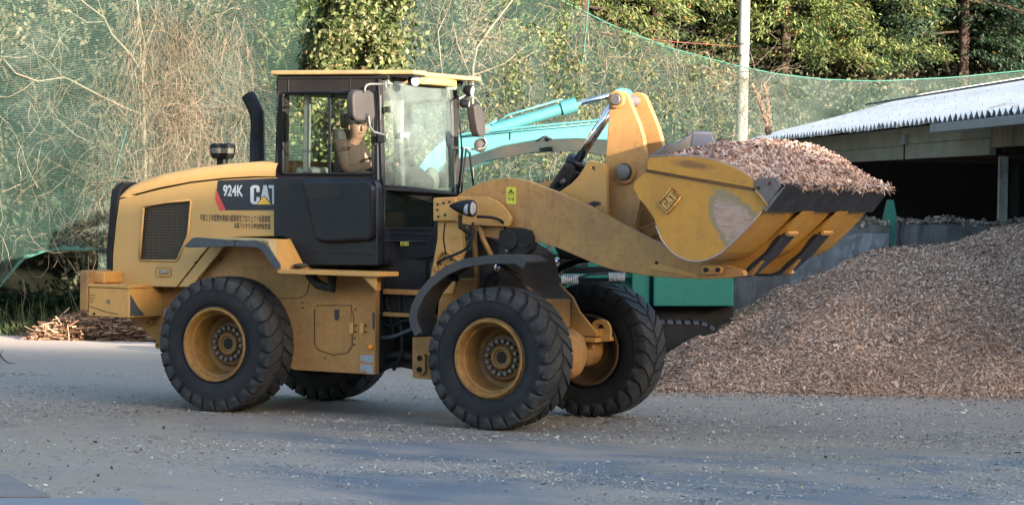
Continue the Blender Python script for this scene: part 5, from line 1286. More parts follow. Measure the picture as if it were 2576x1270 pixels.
# cab interior
MB().box(.55, 1.6, -.68, .68, 1.95, 2.0).build('cab_floor', MAT['seat'], LD)
MB().box(CX0+.06, CXF-.1, -.70, .70, 1.50, 1.94).build('cab_underbody', MAT['dark'], LD)
MB().box(CX0+.05, 1.66, -.70, .70, 3.28, 3.33).build('headliner', MAT['cream'], LD)
so = MB().box(.86, 1.30, -.28, .22, 2.16, 2.30).build('seat', MAT['seat'], LD, bevel=.05, seg=3)
MB().ext([(.80, -.26, 2.28), (.92, -.26, 2.28), (.84, -.26, 2.85), (.74, -.26, 2.85)], (0, .48, 0)).build('seat_back', MAT['seat'], so, bevel=.04, seg=3)
MB().box(.76, .84, -.14, .14, 2.86, 3.05).build('head_rest', MAT['seat'], so, bevel=.03, seg=3)
MB().box(.9, 1.25, .26, .36, 2.38, 2.46).build('arm_rest', MAT['seat'], so, bevel=.02, seg=3)
MB().box(.55, .80, -.66, -.30, 2.0, 2.46).build('storage_box', MAT['cream'], LD, bevel=.05, seg=3)
b = MB(); b.box(.66, .72, -.66, -.60, 2.0, 3.25); b.box(1.0, 1.06, .60, .66, 2.0, 3.25); b.build('inner_pillar', MAT['cream'], LD, bevel=.01)
b = MB(); b.ext([(1.42, -.25, 2.0), (1.62, -.25, 2.0), (1.70, -.25, 2.35), (1.50, -.25, 2.50)], (0, .5, 0)); b.build('dashboard', flat('dash_grey', (.05, .052, .05), .7), LD, bevel=.05, seg=3)
b = MB(); b.sphere((1.60, .30, 2.34), .13, 16, (.6, .8, 1.1)); b.build('heater_duct', MAT['cream'], LD, smooth=True)
sw_c = np.array([1.40, 0, 2.58]); sw_n = unit(np.array([-.5, 0, 1.0])); e1 = unit(np.cross(sw_n, [0, 1., 0])); e2 = np.array([0, 1., 0])
sw = MB().tube([sw_c+.19*(math.cos(a)*e1+math.sin(a)*e2) for a in np.linspace(0, 2*math.pi, 33)], .014, 8)
for a in (0.5, 2.6, 4.7): sw.tube([sw_c-.03*sw_n, sw_c+.19*(math.cos(a)*e1+math.sin(a)*e2)], .010, 6)
sw.tube([sw_c-.03*sw_n, sw_c-.35*sw_n+[.08, 0, 0]], .035, 10)
sw.build('steering_wheel', MAT['seat'], LD, smooth=True)
# ---- articulation and front frame
b = MB(); b.box(1.55, 2.35, -.30, .30, .70, .80); b.box(1.55, 2.35, -.30, .30, 1.12, 1.20); b.cyl((1.95, 0, .62), (0, 0, 1), .10, 0, .75, 20); b.box(2.2, 2.5, -.5, .5, .55, 1.3)
b.build('articulation_joint', MAT['dark'], LD, bevel=.01)
b = MB(); b.box(1.62, 2.2, -.66, -.60, 1.22, 1.27); b.box(1.62, 2.2, -.66, -.60, 1.00, 1.04); b.build('hose_rack', MAT['yellow_dirty'], LD, bevel=.004)
def hose(pts, r_=.014, m='black', nm='hose'):
    P = np.array(pts, float); q = np.linspace(0, len(P)-1, 24); o = []
    for t in q:
        i = int(min(t, len(P)-2)); f = t-i; p0 = P[max(i-1, 0)]; p1 = P[i]; p2 = P[i+1]; p3 = P[min(i+2, len(P)-1)]
        o.append(.5*((2*p1)+(-p0+p2)*f+(2*p0-5*p1+4*p2-p3)*f*f+(-p0+3*p1-3*p2+p3)*f**3))
    return MB().tube(o, r_, 8).build(nm, MAT[m], LD, smooth=True)
Q = lambda a, c_, y: bp(a, c_, y=y)
hose([Q(948, 800, -.6), Q(980, 820, -.6), Q(1020, 806, -.62), Q(1050, 812, -.6)], .018); hose([Q(950, 850, -.6), Q(990, 846, -.62), Q(1040, 826, -.6)], .020, 'rubberedge')
hose([Q(975, 700, -.55), Q(972, 760, -.6), Q(985, 800, -.6), Q(990, 860, -.6)], .016); hose([Q(1010, 700, -.55), Q(1005, 780, -.6), Q(1012, 880, -.6), Q(990, 930, -.6)], .018)
hose([Q(960, 900, -.5), Q(1010, 892, -.55), Q(1060, 906, -.5)], .035, 'dark'); hose([Q(955, 930, -.5), Q(1000, 915, -.5), Q(1070, 930, -.5)], .03, 'dark')
hose([Q(1190, 560, -.75), Q(1178, 620, -.78), Q(1120, 650, -.75), Q(1098, 662, -.7)], .013); hose([Q(1120, 560, -.75), Q(1116, 600, -.77), Q(1122, 640, -.75)], .008)
hose([Q(1200, 545, -.85), Q(1240, 548, -.8), Q(1265, 560, -.7), Q(1275, 590, -.6)], .014)
b = MB(); b.cyl((1.85, -.45, .95), (1, 0, 0), .07, 0, .5, 16); b.cyl((1.7, -.40, .62), (1, .1, 0), .05, 0, .7, 14); b.build('steering_cylinder', MAT['dark'], LD, smooth=True)
pz([(1037, 848), (1095, 846), (1110, 700), (1200, 700), (1200, 960), (1088, 955), (1037, 950)], -.66, -.60, 'front_frame', 'yellow_dirty', .006)
pz([(1037, 848), (1095, 846), (1110, 700), (1200, 700), (1200, 960), (1088, 955), (1037, 950)], .66, .60, 'front_frame', 'yellow_dirty', .006, at=-.66)
pz([(1048, 889), (1064, 889), (1069, 894), (1069, 936), (1062, 942), (1049, 940), (1045, 934), (1045, 894)], -.70, -.66, 'frame_link', 'yellow_dirty', .008)
for a, c_ in ((1056, 900), (1055, 929)): MB().lathe(bp(a, c_, y=-.70), (0, -1, 0), [(0, .028), (.015, .026), (.015, .014), (.004, .012), (.004, .0001)], 16).build('link_pin', MAT['dark'], LD, smooth=True)
# tower plates that carry the lift arms
TW = [(1090, 497), (1151, 495), (1158, 560), (1163, 632), (1156, 655), (1120, 700), (1080, 712), (1086, 650), (1100, 600), (1101, 556), (1090, 556)]
pz([(1101, 540), (1160, 545), (1166, 632), (1158, 655), (1140, 740), (1075, 740), (1082, 700), (1092, 644), (1100, 600)], -.68, -.62, 'tower_plate', 'yellow', .008)
pz([(1101, 540), (1160, 545), (1166, 632), (1158, 655), (1140, 740), (1075, 740), (1082, 700), (1092, 644), (1100, 600)], .68, .62, 'tower_plate', 'yellow', .008, at=-.68)
pz([(1089, 498), (1146, 495), (1146, 556), (1089, 556)], -.74, -.62, 'tower_head', 'yellow', .012)
pz([(1120, 505), (1153, 494), (1226, 496), (1245, 503), (1262, 515), (1278, 534), (1287, 552), (1280, 570), (1180, 566), (1120, 556)], -.70, -.66, 'pivot_plate', 'yellow', .006)
for a, c_ in ((1101, 514), (1116, 511), (1131, 508), (1101, 528), (1103, 545), (1120, 541)): MB().cyl(bp(a, c_, y=-.74), (0, -1, 0), .012, 0, .01, 8).build('bolt', MAT['dark'], LD)
tp = [bp(a, c_, y=-.70) for a, c_ in ((1098, 682), (1094, 668), (1102, 642), (1114, 630), (1127, 633), (1157, 660))]
MB().tube(tp, .022, 8).build('pad_rim', MAT['yellow'], LD, smooth=True)
for a, c_ in ((1118, 648), (1134, 652), (1108, 664), (1122, 668), (1112, 682)): MB().cyl(bp(a, c_, y=-.69), (0, -1, 0), .010, 0, .012, 8).build('bolt', MAT['dark'], LD)
b = MB(); b.ext([bp(a, c_, y=-.4) for a, c_ in ((1180, 560), (1240, 600), (1300, 640), (1330, 760), (1200, 760))], (0, .8, 0)); b.build('loader_tower', MAT['muddy'], LD, bevel=.02)
b = MB(); b.tube([bp(1190, 560, y=-.5), bp(1200, 700, y=-.5)], .03, 8); b.tube([bp(1200, 548, y=-.66), bp(1215, 600, y=-.66), bp(1240, 650, y=-.66)], .025, 8); b.build('frame_rib', MAT['yellow_dirty'], LD, smooth=True)
# sloping nose of the front frame, crusted with chips
NF = [(1302, 600), (1323, 616), (1361, 663), (1398, 709), (1440, 752), (1436, 830), (1300, 830), (1200, 760), (1240, 640)]
nf = oy(NF, .33); MB().prism(nf, -.33, .33).build('frame_nose', MAT['muddy'], LD, bevel=.01)
no = oy([(1323, 612), (1361, 660), (1398, 706), (1440, 748), (1457, 784), (1500, 836), (1500, 845), (1440, 845), (1400, 790), (1340, 700)], .33)
MB().prism(no, .33, .37).build('nose_cheek', MAT['yellow'], LD, bevel=.005)
MB().prism(no, -.37, -.33).build('nose_cheek', MAT['yellow_dirty'], LD, bevel=.005)
q_ = [bp(a, c_, x=fx+.10) for a, c_ in ((1378, 752), (1436, 752), (1436, 824), (1378, 824))]; MB().ext(q_, (-.3, 0, 0)).build('axle_carrier', MAT['yellow_dirty'], LD, bevel=.015)
q_ = [bp(1320+a, 650+c_, x=fx-.25) for a, c_ in ((10, 30), (45, 50), (52, 66), (20, 64))]
MB().obox((fx+.20, .52, bp(1495, 852, x=fx+.2)[2]), [.13, 0, 0], [0, .24, 0], [0, 0, .022]).build('axle_flange', MAT['yellow'], LD, bevel=.008)
lr = bp(1512, 830, x=fx+.32); m = MB()
ring = [(lr[0]+.11*math.cos(w), lr[2]+.11*math.sin(w)) for w in np.linspace(0, math.pi, 14)]+[(lr[0]-.11, lr[2]-.10), (lr[0]+.11, lr[2]-.10)]
hole = [(lr[0]+.045*math.cos(w), lr[2]+.06*math.sin(w)) for w in np.linspace(0, 2*math.pi, 16)[:-1]]
m.prism(ring, lr[1]-.02, lr[1]+.02, holes=[hole]); m.build('tie_down_lug', MAT['yellow'], LD, bevel=.006)
MB().lathe((fx+.02, .02, RT), (1, 0, 0), [(-.1, .25), (.16, .25), (.24, .21), (.29, .12), (.30, .0001)], 28).build('differential_cover', MAT['yellow_dirty'], LD, smooth=True).modifiers.new('s', 'EDGE_SPLIT').split_angle = math.radians(35)
b = MB(); b.obox((fx+.16, .62, RT+.16), [.05, 0, 0], [0, .14, 0], [0, 0, .06]); b.obox((fx+.16, .52, RT+.09), [.04, 0, 0], [0, .03, 0], [0, 0, .06]); b.obox((fx+.16, .70, RT+.09), [.04, 0, 0], [0, .03, 0], [0, 0, .06]); b.build('brake_housing', MAT['yellow'], LD, bevel=.01)
# front fenders
def fender(y0, y1, nm):
    FA = [(1046, 846), (1034, 822), (1030, 795), (1037, 766), (1054, 733), (1080, 702), (1118, 672), (1164, 652), (1233, 641), (1262, 641), (1303, 642), (1326, 656)]
    pts = oy(FA, -1.20); m = MB(); n_ = len(pts); sg = 1 if y1 > y0 else -1
    def off(k): return .055 if k < n_-4 else .05
    outer = pts; inner = []
    for i, (x, z) in enumerate(pts):
        a = pts[max(i-1, 0)]; c_ = pts[min(i+1, n_-1)]; t = np.array([c_[0]-a[0], c_[1]-a[1]]); t /= np.linalg.norm(t); nn = np.array([t[1], -t[0]])
        inner.append((x+nn[0]*.03, z+nn[1]*.03))
    poly = outer+inner[::-1]; m.prism(poly, y0, y1)
    inner2 = []
    for i, (x, z) in enumerate(pts):
        a = pts[max(i-1, 0)]; c_ = pts[min(i+1, n_-1)]; t = np.array([c_[0]-a[0], c_[1]-a[1]]); t /= np.linalg.norm(t); nn = np.array([t[1], -t[0]])
        inner2.append((x+nn[0]*.085, z+nn[1]*.085))
    m.prism([(x, z) for x, z in outer]+inner2[::-1], y0-.004*sg, y0+.03*sg)
    return m.build(nm, MAT['rubberedge'] if 0 else MAT['fender'], LD, bevel=.006)
MAT['fender'] = painted('fender_plastic', (.028, .030, .036), (.075, .07, .065), .5, .5)
fo = fender(-1.215, -.76, 'front_fender'); fender(1.215, .76, 'front_fender')
b = MB(); b.tube([bp(1300, 690, y=-.75), bp(1310, 700, y=-.95), bp(1250, 660, y=-1.0)], .02, 8); b.build('fender_stay', MAT['dark'], fo, smooth=True); b = MB(); b.tube([bp(1150, 700, y=-.6), bp(1140, 700, y=-1.0)], .03, 8); b.build('fender_stay', MAT['dark'], fo, smooth=True)

# ---- lift arms
ARM = [(1150, 493), (1175, 475), (1210, 459), (1250, 450), (1290, 448), (1328, 455), (1361, 469), (1400, 483), (1440, 500), (1480, 519), (1522, 541), (1556, 560), (1590, 578), (1630, 600), (1672, 619), (1700, 636), (1735, 655), (1775, 664), (1830, 668), (1868, 680), (1872, 694), (1830, 700), (1770, 702), (1712, 700), (1631, 694), (1550, 681), (1505, 667), (1469, 652), (1432, 636), (1396, 621), (1355, 610), (1315, 604), (1270, 604), (1220, 596), (1170, 560), (1150, 530)]
armo = pz(ARM, -.62, -.52, 'lift_arm', 'armyellow', .008)
pz(ARM, .52, .62, 'lift_arm', 'yellow', .008, at=-.62)
warn_sticker(lambda u, v: bp(1274+24*u, 470+42*v+2*u, y=-.6205), armo, False)
b = MB(); b.cyl(bp(1652, 661, y=-.62), (0, -1, 0), .016, 0, .012, 12); b.build('grease_fitting', MAT['dark'], armo)
pz([(1638, 668), (1648, 661), (1662, 662), (1735, 684), (1757, 694), (1750, 698), (1700, 688), (1640, 678)], -.628, -.620, 'arm_gusset', 'yellow', .003, parent=armo)
pz([(1764, 672), (1770, 667), (1808, 668), (1816, 674), (1814, 686), (1808, 690), (1770, 690), (1764, 685)], -.66, -.62, 'pin_retainer', 'yellow', .008)
for a in (1776, 1806): MB().cyl(bp(a, 679, y=-.66), (0, -1, 0), .022, 0, .014, 14).build('pin_bolt', MAT['dark'], LD)
MB().cyl(bp(1500, 590, y=0)*[1, 0, 1], (0, 1, 0), .14, -.52, .52, 28).build('cross_tube', MAT['yellow_dirty'], LD, smooth=True)
# lift cylinders with their dark upper joint
for sg in (-1, 1):
    jy = sg*.45
    p0 = bp(1300, 600, y=-.45); p0[1] = jy; p1 = bp(1230, 720, y=-.45); p1[1] = jy
    m = MB(); 
    jl = oy([(1256, 580), (1280, 572), (1310, 573), (1335, 580), (1342, 600), (1338, 628), (1312, 648), (1290, 655), (1262, 650), (1250, 628)], -.66)
    m.prism(jl, min(sg*.66, sg*.56), max(sg*.66, sg*.56)); m.cyl((jl[0][0]+.11, sg*.66, jl[0][1]-.09), (0, sg, 0), .10, -.1, .03, 24); m.cyl((jl[0][0]+.27, sg*.66, jl[0][1]-.08), (0, sg, 0), .09, -.1, .01, 24)
    m.obox((jl[0][0]+.07, sg*.64, jl[0][1]-.22), [.06, 0, 0], [0, .05, 0], [0, 0, .07])
    lo = m.build('lift_cylinder_joint', MAT['dark'], LD, bevel=.012)
    MB().cyl((jl[0][0]+.10, sg*.69, jl[0][1]-.19), (0, sg, 0), .016, 0, .012, 10).build('bolt', MAT['steel'], lo)
    c0 = bp(1258, 655, y=-.62); c1 = bp(1243, 690, y=-.62); c0[1] = c1[1] = sg*.62
    MB().tube([c0, c1], .032, 12).build('lift_rod', MAT['chrome'], LD, smooth=True)
    MB().tube([c1, c1+(c1-c0)*4], .07, 16).build('lift_cylinder', MAT['dark'], LD, smooth=True)
# tilt linkage
BC = [(1552, 228), (1566, 230), (1577, 238), (1595, 280), (1608, 312), (1618, 345), (1625, 397), (1622, 440), (1612, 500), (1600, 560), (1604, 620), (1585, 628), (1560, 600), (1518, 560), (1518, 500), (1520, 446), (1524, 385), (1530, 312), (1531, 250), (1538, 235)]
bco = pz(BC, -.26, -.19, 'tilt_lever', 'armyellow', .01, smooth=False)
pz(BC, .15, .22, 'tilt_lever', 'armyellow', .01, at=-.26)
for (a, c_), r1, r2, dp in (((1553, 251), .085, .052, .05), ((1574, 433), .115, .072, .05)):
    pt = bp(a, c_, y=-.26)
    MB().lathe(pt, (0, -1, 0), [(0, r1), (.03, r1), (.034, r1*.93), (.034, r2*1.12), (.02, r2*1.1)], 32).build('boss', MAT['yellow_dirty'], bco, smooth=True).modifiers.new('s', 'EDGE_SPLIT').split_angle = math.radians(35)
    MB().lathe(pt, (0, -1, 0), [(-.48, .0001), (-.48, r2), (.075 if r1 > .1 else .05, r2), (.08 if r1 > .1 else .055, r2*.9), (.08 if r1 > .1 else .055, .0001)], 28).build('linkage_pin', MAT['steel'], LD, smooth=True).modifiers.new('s', 'EDGE_SPLIT').split_angle = math.radians(35)
hp_ = bp(1610, 350, y=.12); MB().tube([hp_+[-.05, 0, .12], hp_+[.03, -.02, .06], hp_+[.04, -.02, -.04], hp_+[-.03, 0, -.12]], .010, 6).build('grease_hose', MAT['black'], LD, smooth=True)
BR = [(1405, 484), (1437, 462), (1457, 442), (1476, 410), (1486, 404), (1524, 414), (1528, 560), (1500, 560), (1440, 520)]
hl = [(1487, 425), (1490, 419), (1497, 419), (1500, 425), (1497, 431), (1490, 431)]
pz(BR, -.42, -.36, 'lever_bracket', 'yellow', .006, holes=[hl])
pz(BR, .30, .36, 'lever_bracket', 'yellow', .006, at=-.42)
b = MB()
for a, c_, s_ in ((1420, 500, .07), (1445, 515, .06), (1480, 520, .09), (1500, 512, .07), (1505, 540, .08), (1400, 492, .05)): b.sphere(bp(a, c_, y=-.40), s_*.8, 10, (1.5, .6, .55))
b.build('mud_lumps', MAT['muddy'], LD, smooth=True)
r1_, r2_ = bp(1553, 251, y=-.02), bp(1450, 408, y=-.02); dv = unit(r2_-r1_)
tc_ = MB().tube([r2_-dv*.02, r2_+dv*.85], .092, 24).build('tilt_cylinder', MAT['black'], LD, smooth=True); tc_.modifiers.new('s', 'EDGE_SPLIT').split_angle = math.radians(40)
MB().tube([r2_-dv*.03, r2_+dv*.03], .102, 24).build('gland_ring', MAT['navy'], tc_, smooth=True)
MB().tube([r2_+dv*.06, r2_+dv*.075], .095, 24).build('clamp_band', MAT['bolt'], tc_, smooth=True)
MB().tube([r1_, r2_], .046, 20).build('tilt_rod', MAT['chrome'], tc_, smooth=True)
b = MB(); b.obox(bp(1430, 440, y=-.14), dv*.06, [0, .04, 0], unit(np.cross(dv, [0, 1, 0]))*.05); b.cyl(bp(1437, 424, y=-.10), (0, -1, 0), .045, 0, .07, 14)
b.tube([bp(1434, 426, y=-.17), bp(1412, 450, y=-.17), bp(1392, 466, y=-.17)], .018, 8); b.tube([bp(1442, 440, y=-.15), bp(1425, 465, y=-.16), bp(1405, 480, y=-.16)], .02, 8)
b.build('hydraulic_port', MAT['dark'], tc_)
MB().tube([bp(1422, 452, y=-.19), bp(1412, 462, y=-.19)], .024, 10).build('hose_fitting', MAT['steel'], tc_, smooth=True)
# bucket link behind the lever
q0, q1 = bp(1595, 600, y=0), bp(1690, 560, y=0); MB().ext([q0+[0, -.06, .07], q1+[0, -.06, .07], q1+[0, -.06, -.07], q0+[0, -.06, -.07]], (0, .12, 0)).build('bucket_link', MAT['yellow_dirty'], LD, bevel=.02)

# ---- headlamps
def headlamp(yc, sg):
    P3 = []
    hpz = [(1134, 509, .1), (1145, 504, .5), (1160, 500, .9), (1180, 500, 1.0), (1192, 503, 1.0), (1198, 512, .95)]
    ctr = bp(1170, 524, y=-.90); 
    m = MB(); L_ = .26
    secs = []
    for q, ry, rz in ((0, .01, .01), (.18, .035, .035), (.45, .065, .062), (.75, .082, .080), (.96, .086, .084), (1.0, .080, .078)):
        x = ctr[0]-.17+L_*q; z = ctr[2]+.02-.022*q
        secs.append([(x, yc+ry*math.cos(w), z+rz*math.sin(w)) for w in np.linspace(0, 2*math.pi, 21)[:-1]])
    k = 20
    for s_ in secs: m.v += [tuple(map(float, p)) for p in s_]
    for i in range(len(secs)-1):
        for j in range(k): m.f.append((i*k+j, i*k+(j+1) % k, (i+1)*k+(j+1) % k, (i+1)*k+j)); m.m.append(0)
    m.f.append(tuple(range((len(secs)-1)*k, len(secs)*k))); m.m.append(0); m.f.append(tuple(range(k))[::-1]); m.m.append(0)
    o = m.build('headlamp', MAT['black'], LD, smooth=True)
    x1 = ctr[0]-.17+L_; z1 = ctr[2]+.02-.022
    l = MB().lathe((x1-.055, yc-.010*1, z1), (1, -.30, 0), [(0, .070), (.03, .070), (.055, .066), (.066, .040), (.068, .0001)], 24).build('lamp_lens', MAT['lens'], o, smooth=True)
    b = MB(); b.tube([(x1-.14, yc+.04*0, z1-.06), (x1-.14, yc, z1-.18), (x1-.10, yc*.86, z1-.24)], .022, 8); b.build('lamp_bracket', MAT['dark'], o, smooth=True)
headlamp(-.90, -1); headlamp(.90, 1)

# ================================================================== BUCKET (part of the loader)
YB0, YB1 = -1.30, 1.34
SPt = [(1639, 394), (1697, 391), (1747, 393), (1797, 401), (1847, 419), (1884, 441), (1906, 458), (1930, 492), (1930, 519), (1917, 531), (1880, 573), (1840, 613), (1814, 636), (1795, 647), (1780, 653), (1764, 657), (1747, 658), (1726, 654), (1707, 646), (1688, 632), (1674, 616), (1664, 602), (1657, 586), (1650, 568), (1647, 553), (1624, 519), (1607, 499), (1592, 473), (1597, 456), (1627, 430), (1627, 403)]
side = oy(SPt, YB0)
def m_side():
    m = painted('bucket_side_paint', (.49, .235, .030), (.30, .14, .035), .4, .42); nt = m.node_tree; b = nt.nodes['Principled BSDF']
    src = b.inputs['Base Color'].links[0].from_socket
    g = nt.nodes.new('ShaderNodeNewGeometry'); c0 = bp(1852, 562, y=YB0); 
    def blob(c0, ex, ez, ang, amp, nsc):
        sub = nt.nodes.new('ShaderNodeVectorMath'); sub.operation = 'SUBTRACT'; nt.links.new(g.outputs['Position'], sub.inputs[0]); sub.inputs[1].default_value = tuple(c0)
        ro = nt.nodes.new('ShaderNodeVectorRotate'); ro.rotation_type = 'Y_AXIS'; ro.inputs['Angle'].default_value = ang; nt.links.new(sub.outputs[0], ro.inputs['Vector'])
        ml = nt.nodes.new('ShaderNodeVectorMath'); ml.operation = 'MULTIPLY'; ml.inputs[1].default_value = (1/ex, .0, 1/ez); nt.links.new(ro.outputs[0], ml.inputs[0])
        ln = nt.nodes.new('ShaderNodeVectorMath'); ln.operation = 'LENGTH'; nt.links.new(ml.outputs[0], ln.inputs[0])
        ns = nt.nodes.new('ShaderNodeMath'); ns.operation = 'MULTIPLY_ADD'; ns.inputs[1].default_value = amp; nt.links.new(noise(nt, nsc, 9, .78), ns.inputs[0]); nt.links.new(ln.outputs['Value'], ns.inputs[2]); return ns.outputs[0]
    f = blob(c0, .205, .30, math.radians(38), 1.7, 3.6)
    outer = ramp(nt, f, [(.0, (1, 1, 1)), (.5, (1, 1, 1)), (1.0, (1, 1, 1))])
    def thr(v, a, b_):
        mr = nt.nodes.new('ShaderNodeMapRange'); mr.inputs[1].default_value = a; mr.inputs[2].default_value = b_; mr.inputs[3].default_value = 1; mr.inputs[4].default_value = 0; nt.links.new(v, mr.inputs[0]); return mr.outputs[0]
    c = mixc(nt, thr(f, 1.86, 1.98), src, (.24, .185, .10))
    pink = ramp(nt, noise(nt, 1.0, 6, .7, vec=scl(nt, (9, 1, 45))), [(.3, (.24, .155, .12)), (.55, (.38, .25, .195)), (.75, (.46, .33, .27))]).outputs[0]
    c = mixc(nt, thr(f, 1.62, 1.72), c, pink)
    # dark rubbed scuffs on the upper band
    f2 = blob(bp(1745, 415, y=YB0), .26, .05, math.radians(-6), 1.6, 7)
    c = mixc(nt, thr(f2, 1.2, 1.7), c, (.22, .10, .03))
    nt.links.new(c, b.inputs['Base Color']); return m
sidem = m_side()
bk = MB()
bk.prism(side, YB0, YB0+.03)
bucket = bk.build('bucket', sidem, LD, bevel=.004)
MB().prism(side, YB1-.03, YB1).build('bucket_side', MAT['bucket'], bucket, bevel=.004)
# shell swept across: from the lip round the heel to the top of the back
SH = oy([(1936, 516), (1918, 529), (1880, 572), (1840, 612), (1814, 635), (1795, 646), (1780, 652), (1764, 656), (1747, 657), (1726, 653), (1707, 645), (1688, 631), (1674, 615), (1657, 586), (1647, 553), (1624, 519), (1607, 499), (1596, 473), (1627, 403)], YB0)
def sweep(profile, th, y0, y1):
    inner = []
    n_ = len(profile); cxx = sum(p[0] for p in side)/len(side); czz = sum(p[1] for p in side)/len(side)
    for i, (x, z) in enumerate(profile):
        a = profile[max(i-1, 0)]; c_ = profile[min(i+1, n_-1)]; t = np.array([c_[0]-a[0], c_[1]-a[1]]); t /= np.linalg.norm(t); nn = np.array([-t[1], t[0]])
        if nn@np.array([cxx-x, czz-z]) < 0: nn = -nn
        inner.append((x+nn[0]*th, z+nn[1]*th))
    return MB().prism(profile+inner[::-1], y0, y1)
sweep(SH, .02, YB0+.031, YB1-.031).build('bucket_shell', MAT['bucket'], bucket, smooth=False)
# bright worn rim of the side plate
wr_ = MB(); rm = [bp(a, c_, y=YB0-.004) for a, c_ in SPt[9:24]]; wr_.tube(rm, .008, 6); rm2 = [bp(a, c_, y=YB0-.002) for a, c_ in SPt[0:7]]; wr_.tube(rm2, .007, 6)
wr_.build('worn_edge', painted('worn_edge_steel', (.46, .38, .37), (.25, .16, .12), .6, .4, .5), bucket, smooth=True)
# raised upper band
pz([(1629, 403), (1641, 396), (1697, 393), (1747, 395), (1797, 403), (1847, 421), (1882, 442), (1898, 460), (1898, 474), (1800, 457), (1716, 443), (1628, 427)], YB0-.022, YB0, 'stiffener', sidem, .006, parent=bucket)
b = MB(); b.tube([bp(a, c_, y=YB0-.008) for a, c_ in ((1627, 430), (1716, 446), (1800, 461), (1900, 478))], .009, 6); b.build('weld_seam', painted('rusty_weld', (.13, .06, .035), (.22, .12, .08), .6, .7), bucket, smooth=True)
pz([(1899, 476), (1895, 462), (1905, 449), (1950, 447), (1958, 456), (1964, 470), (1931, 515)], YB0-.03, YB0-.002, 'corner_plate', 'steel', .005, parent=bucket)
for a, c_ in ((1908, 473), (1936, 462)): MB().cyl(bp(a, c_, y=YB0-.03), (0, -1, 0), .017, -.01, .004, 14).build('bolt_hole', painted('rust', (.08, .03, .02), (.04, .02, .015), .5, .9), bucket)
b = MB(); b.tube([bp(a, c_, y=YB0-.03) for a, c_ in ((1900, 478), (1916, 497), (1930, 516))], .007, 6); b.build('weld_seam', MAT['yellow'], bucket, smooth=True)
# cutting edge
L0_, L1_ = oy([(1984, 463)], YB0)[0], oy([(1930, 533)], YB0)[0]
dx_ = np.array([L0_[0]-L1_[0], L0_[1]-L1_[1]]); dn_ = unit(np.array([-dx_[1], dx_[0]]))*.035
ed = MB().prism([L1_, L0_, (L0_[0]+dn_[0]*.25, L0_[1]+dn_[1]*.25), (L1_[0]+dn_[0], L1_[1]+dn_[1])], YB0-.02, YB1+.02)
edm = painted('cutting_edge_steel', (.010, .010, .017), (.040, .038, .045), .5, .42, .1)
edo = ed.build('cutting_edge', edm, bucket, bevel=.003)
ws2 = MB(); e_ = dx_/np.linalg.norm(dx_)
ws2.add([(L1_[0], YB0-.024, L1_[1]), (L0_[0]-e_[0]*.02, YB0-.024, L0_[1]-e_[1]*.02), (L0_[0]+dn_[0]*.5-e_[0]*.05, YB0-.024, L0_[1]+dn_[1]*.5-e_[1]*.05), (L1_[0]+dn_[0]*1.2, YB0-.024, L1_[1]+dn_[1]*1.2)], [(0, 1, 2, 3)])
ws2.build('bright_edge', MAT['steel'], edo)
pt_ = MB()
for k_ in range(9):
    q = (k_+.5)/9; y_ = YB0+(YB1-YB0)*q
    for s_ in (.3, .72): c_ = np.array([L1_[0]+dx_[0]*s_-dn_[0]*.02, y_+random.uniform(-.1, .1), L1_[1]+dx_[1]*s_-dn_[1]*.02]); pt_.obox(c_, [.012, 0, .006], [0, random.uniform(.004, .02), .0], [-dn_[0]*.06, 0, -dn_[1]*.06])
pt_.build('plug_welds', MAT['steel'], edo)
# skid runners under the bucket
RU = oy([(1934, 530), (1895, 560), (1850, 603), (1815, 634), (1780, 652), (1747, 657), (1712, 648), (1690, 660), (1705, 690), (1725, 699), (1760, 699), (1782, 690), (1835, 640), (1880, 590), (1925, 541)], YB0)
RB = oy([(1872, 592), (1858, 607), (1838, 637), (1800, 668), (1782, 688), (1760, 697), (1725, 697), (1705, 688), (1702, 693), (1722, 704), (1763, 704), (1787, 694), (1842, 644), (1886, 592)], YB0)
for y_ in (-.50, .38):
    ru = MB().prism(RU, y_-.0, y_+.30).build('skid_runner', MAT['bucket'], bucket, bevel=.006)
    MB().prism(RB, y_-.004, y_+.304).build('wear_shoe', edm, ru)
    c_ = oy([(1890, 576)], YB0)[0]; MB().obox((c_[0]+.01, y_+.14, c_[1]-.045), [.012, 0, .012], [0, .12, 0], [.01, 0, -.01]).build('weld_stop', MAT['yellow'], ru)
hb_ = oy([(1690, 600), (1690, 660), (1730, 697), (1800, 697), (1830, 660), (1790, 650), (1740, 650)], YB0)
for y_ in (-.46, .44): MB().prism(hb_, y_-.02, y_+.03).build('hinge_bracket', MAT['yellow_dirty'], bucket, bevel=.006)
# spill guard
xg = oy([(1639, 396)], YB0)[0][0]
GP = [(1637, 396), (1681, 364), (1702, 365), (1746, 333), (1790, 335), (1806, 372), (1900, 378), (1920, 400)]
sg_ = MB().ext([bp(a, c_, x=xg-.03) for a, c_ in GP], (-.03, 0, 0)); sgo = sg_.build('spill_guard', painted('pale_worn_plate', (.085, .070, .062), (.05, .045, .05), .6, .55, .1), bucket, bevel=.004)
b = MB(); b.tube([bp(a, c_, x=xg-.045) for a, c_ in GP[1:7]], .012, 6); b.build('worn_edge', painted('bluish_edge', (.07, .085, .14), (.05, .05, .06), .5, .4, .3), sgo)
b = MB(); b.ext([bp(a, c_, x=xg-.022) for a, c_ in ((1744, 336), (1788, 338), (1800, 370), (1738, 368))], (-.004, 0, 0)); b.build('guard_face', painted('blue_grey_plate', (.025, .031, .055), (.06, .055, .06), .6, .55, .1), sgo)
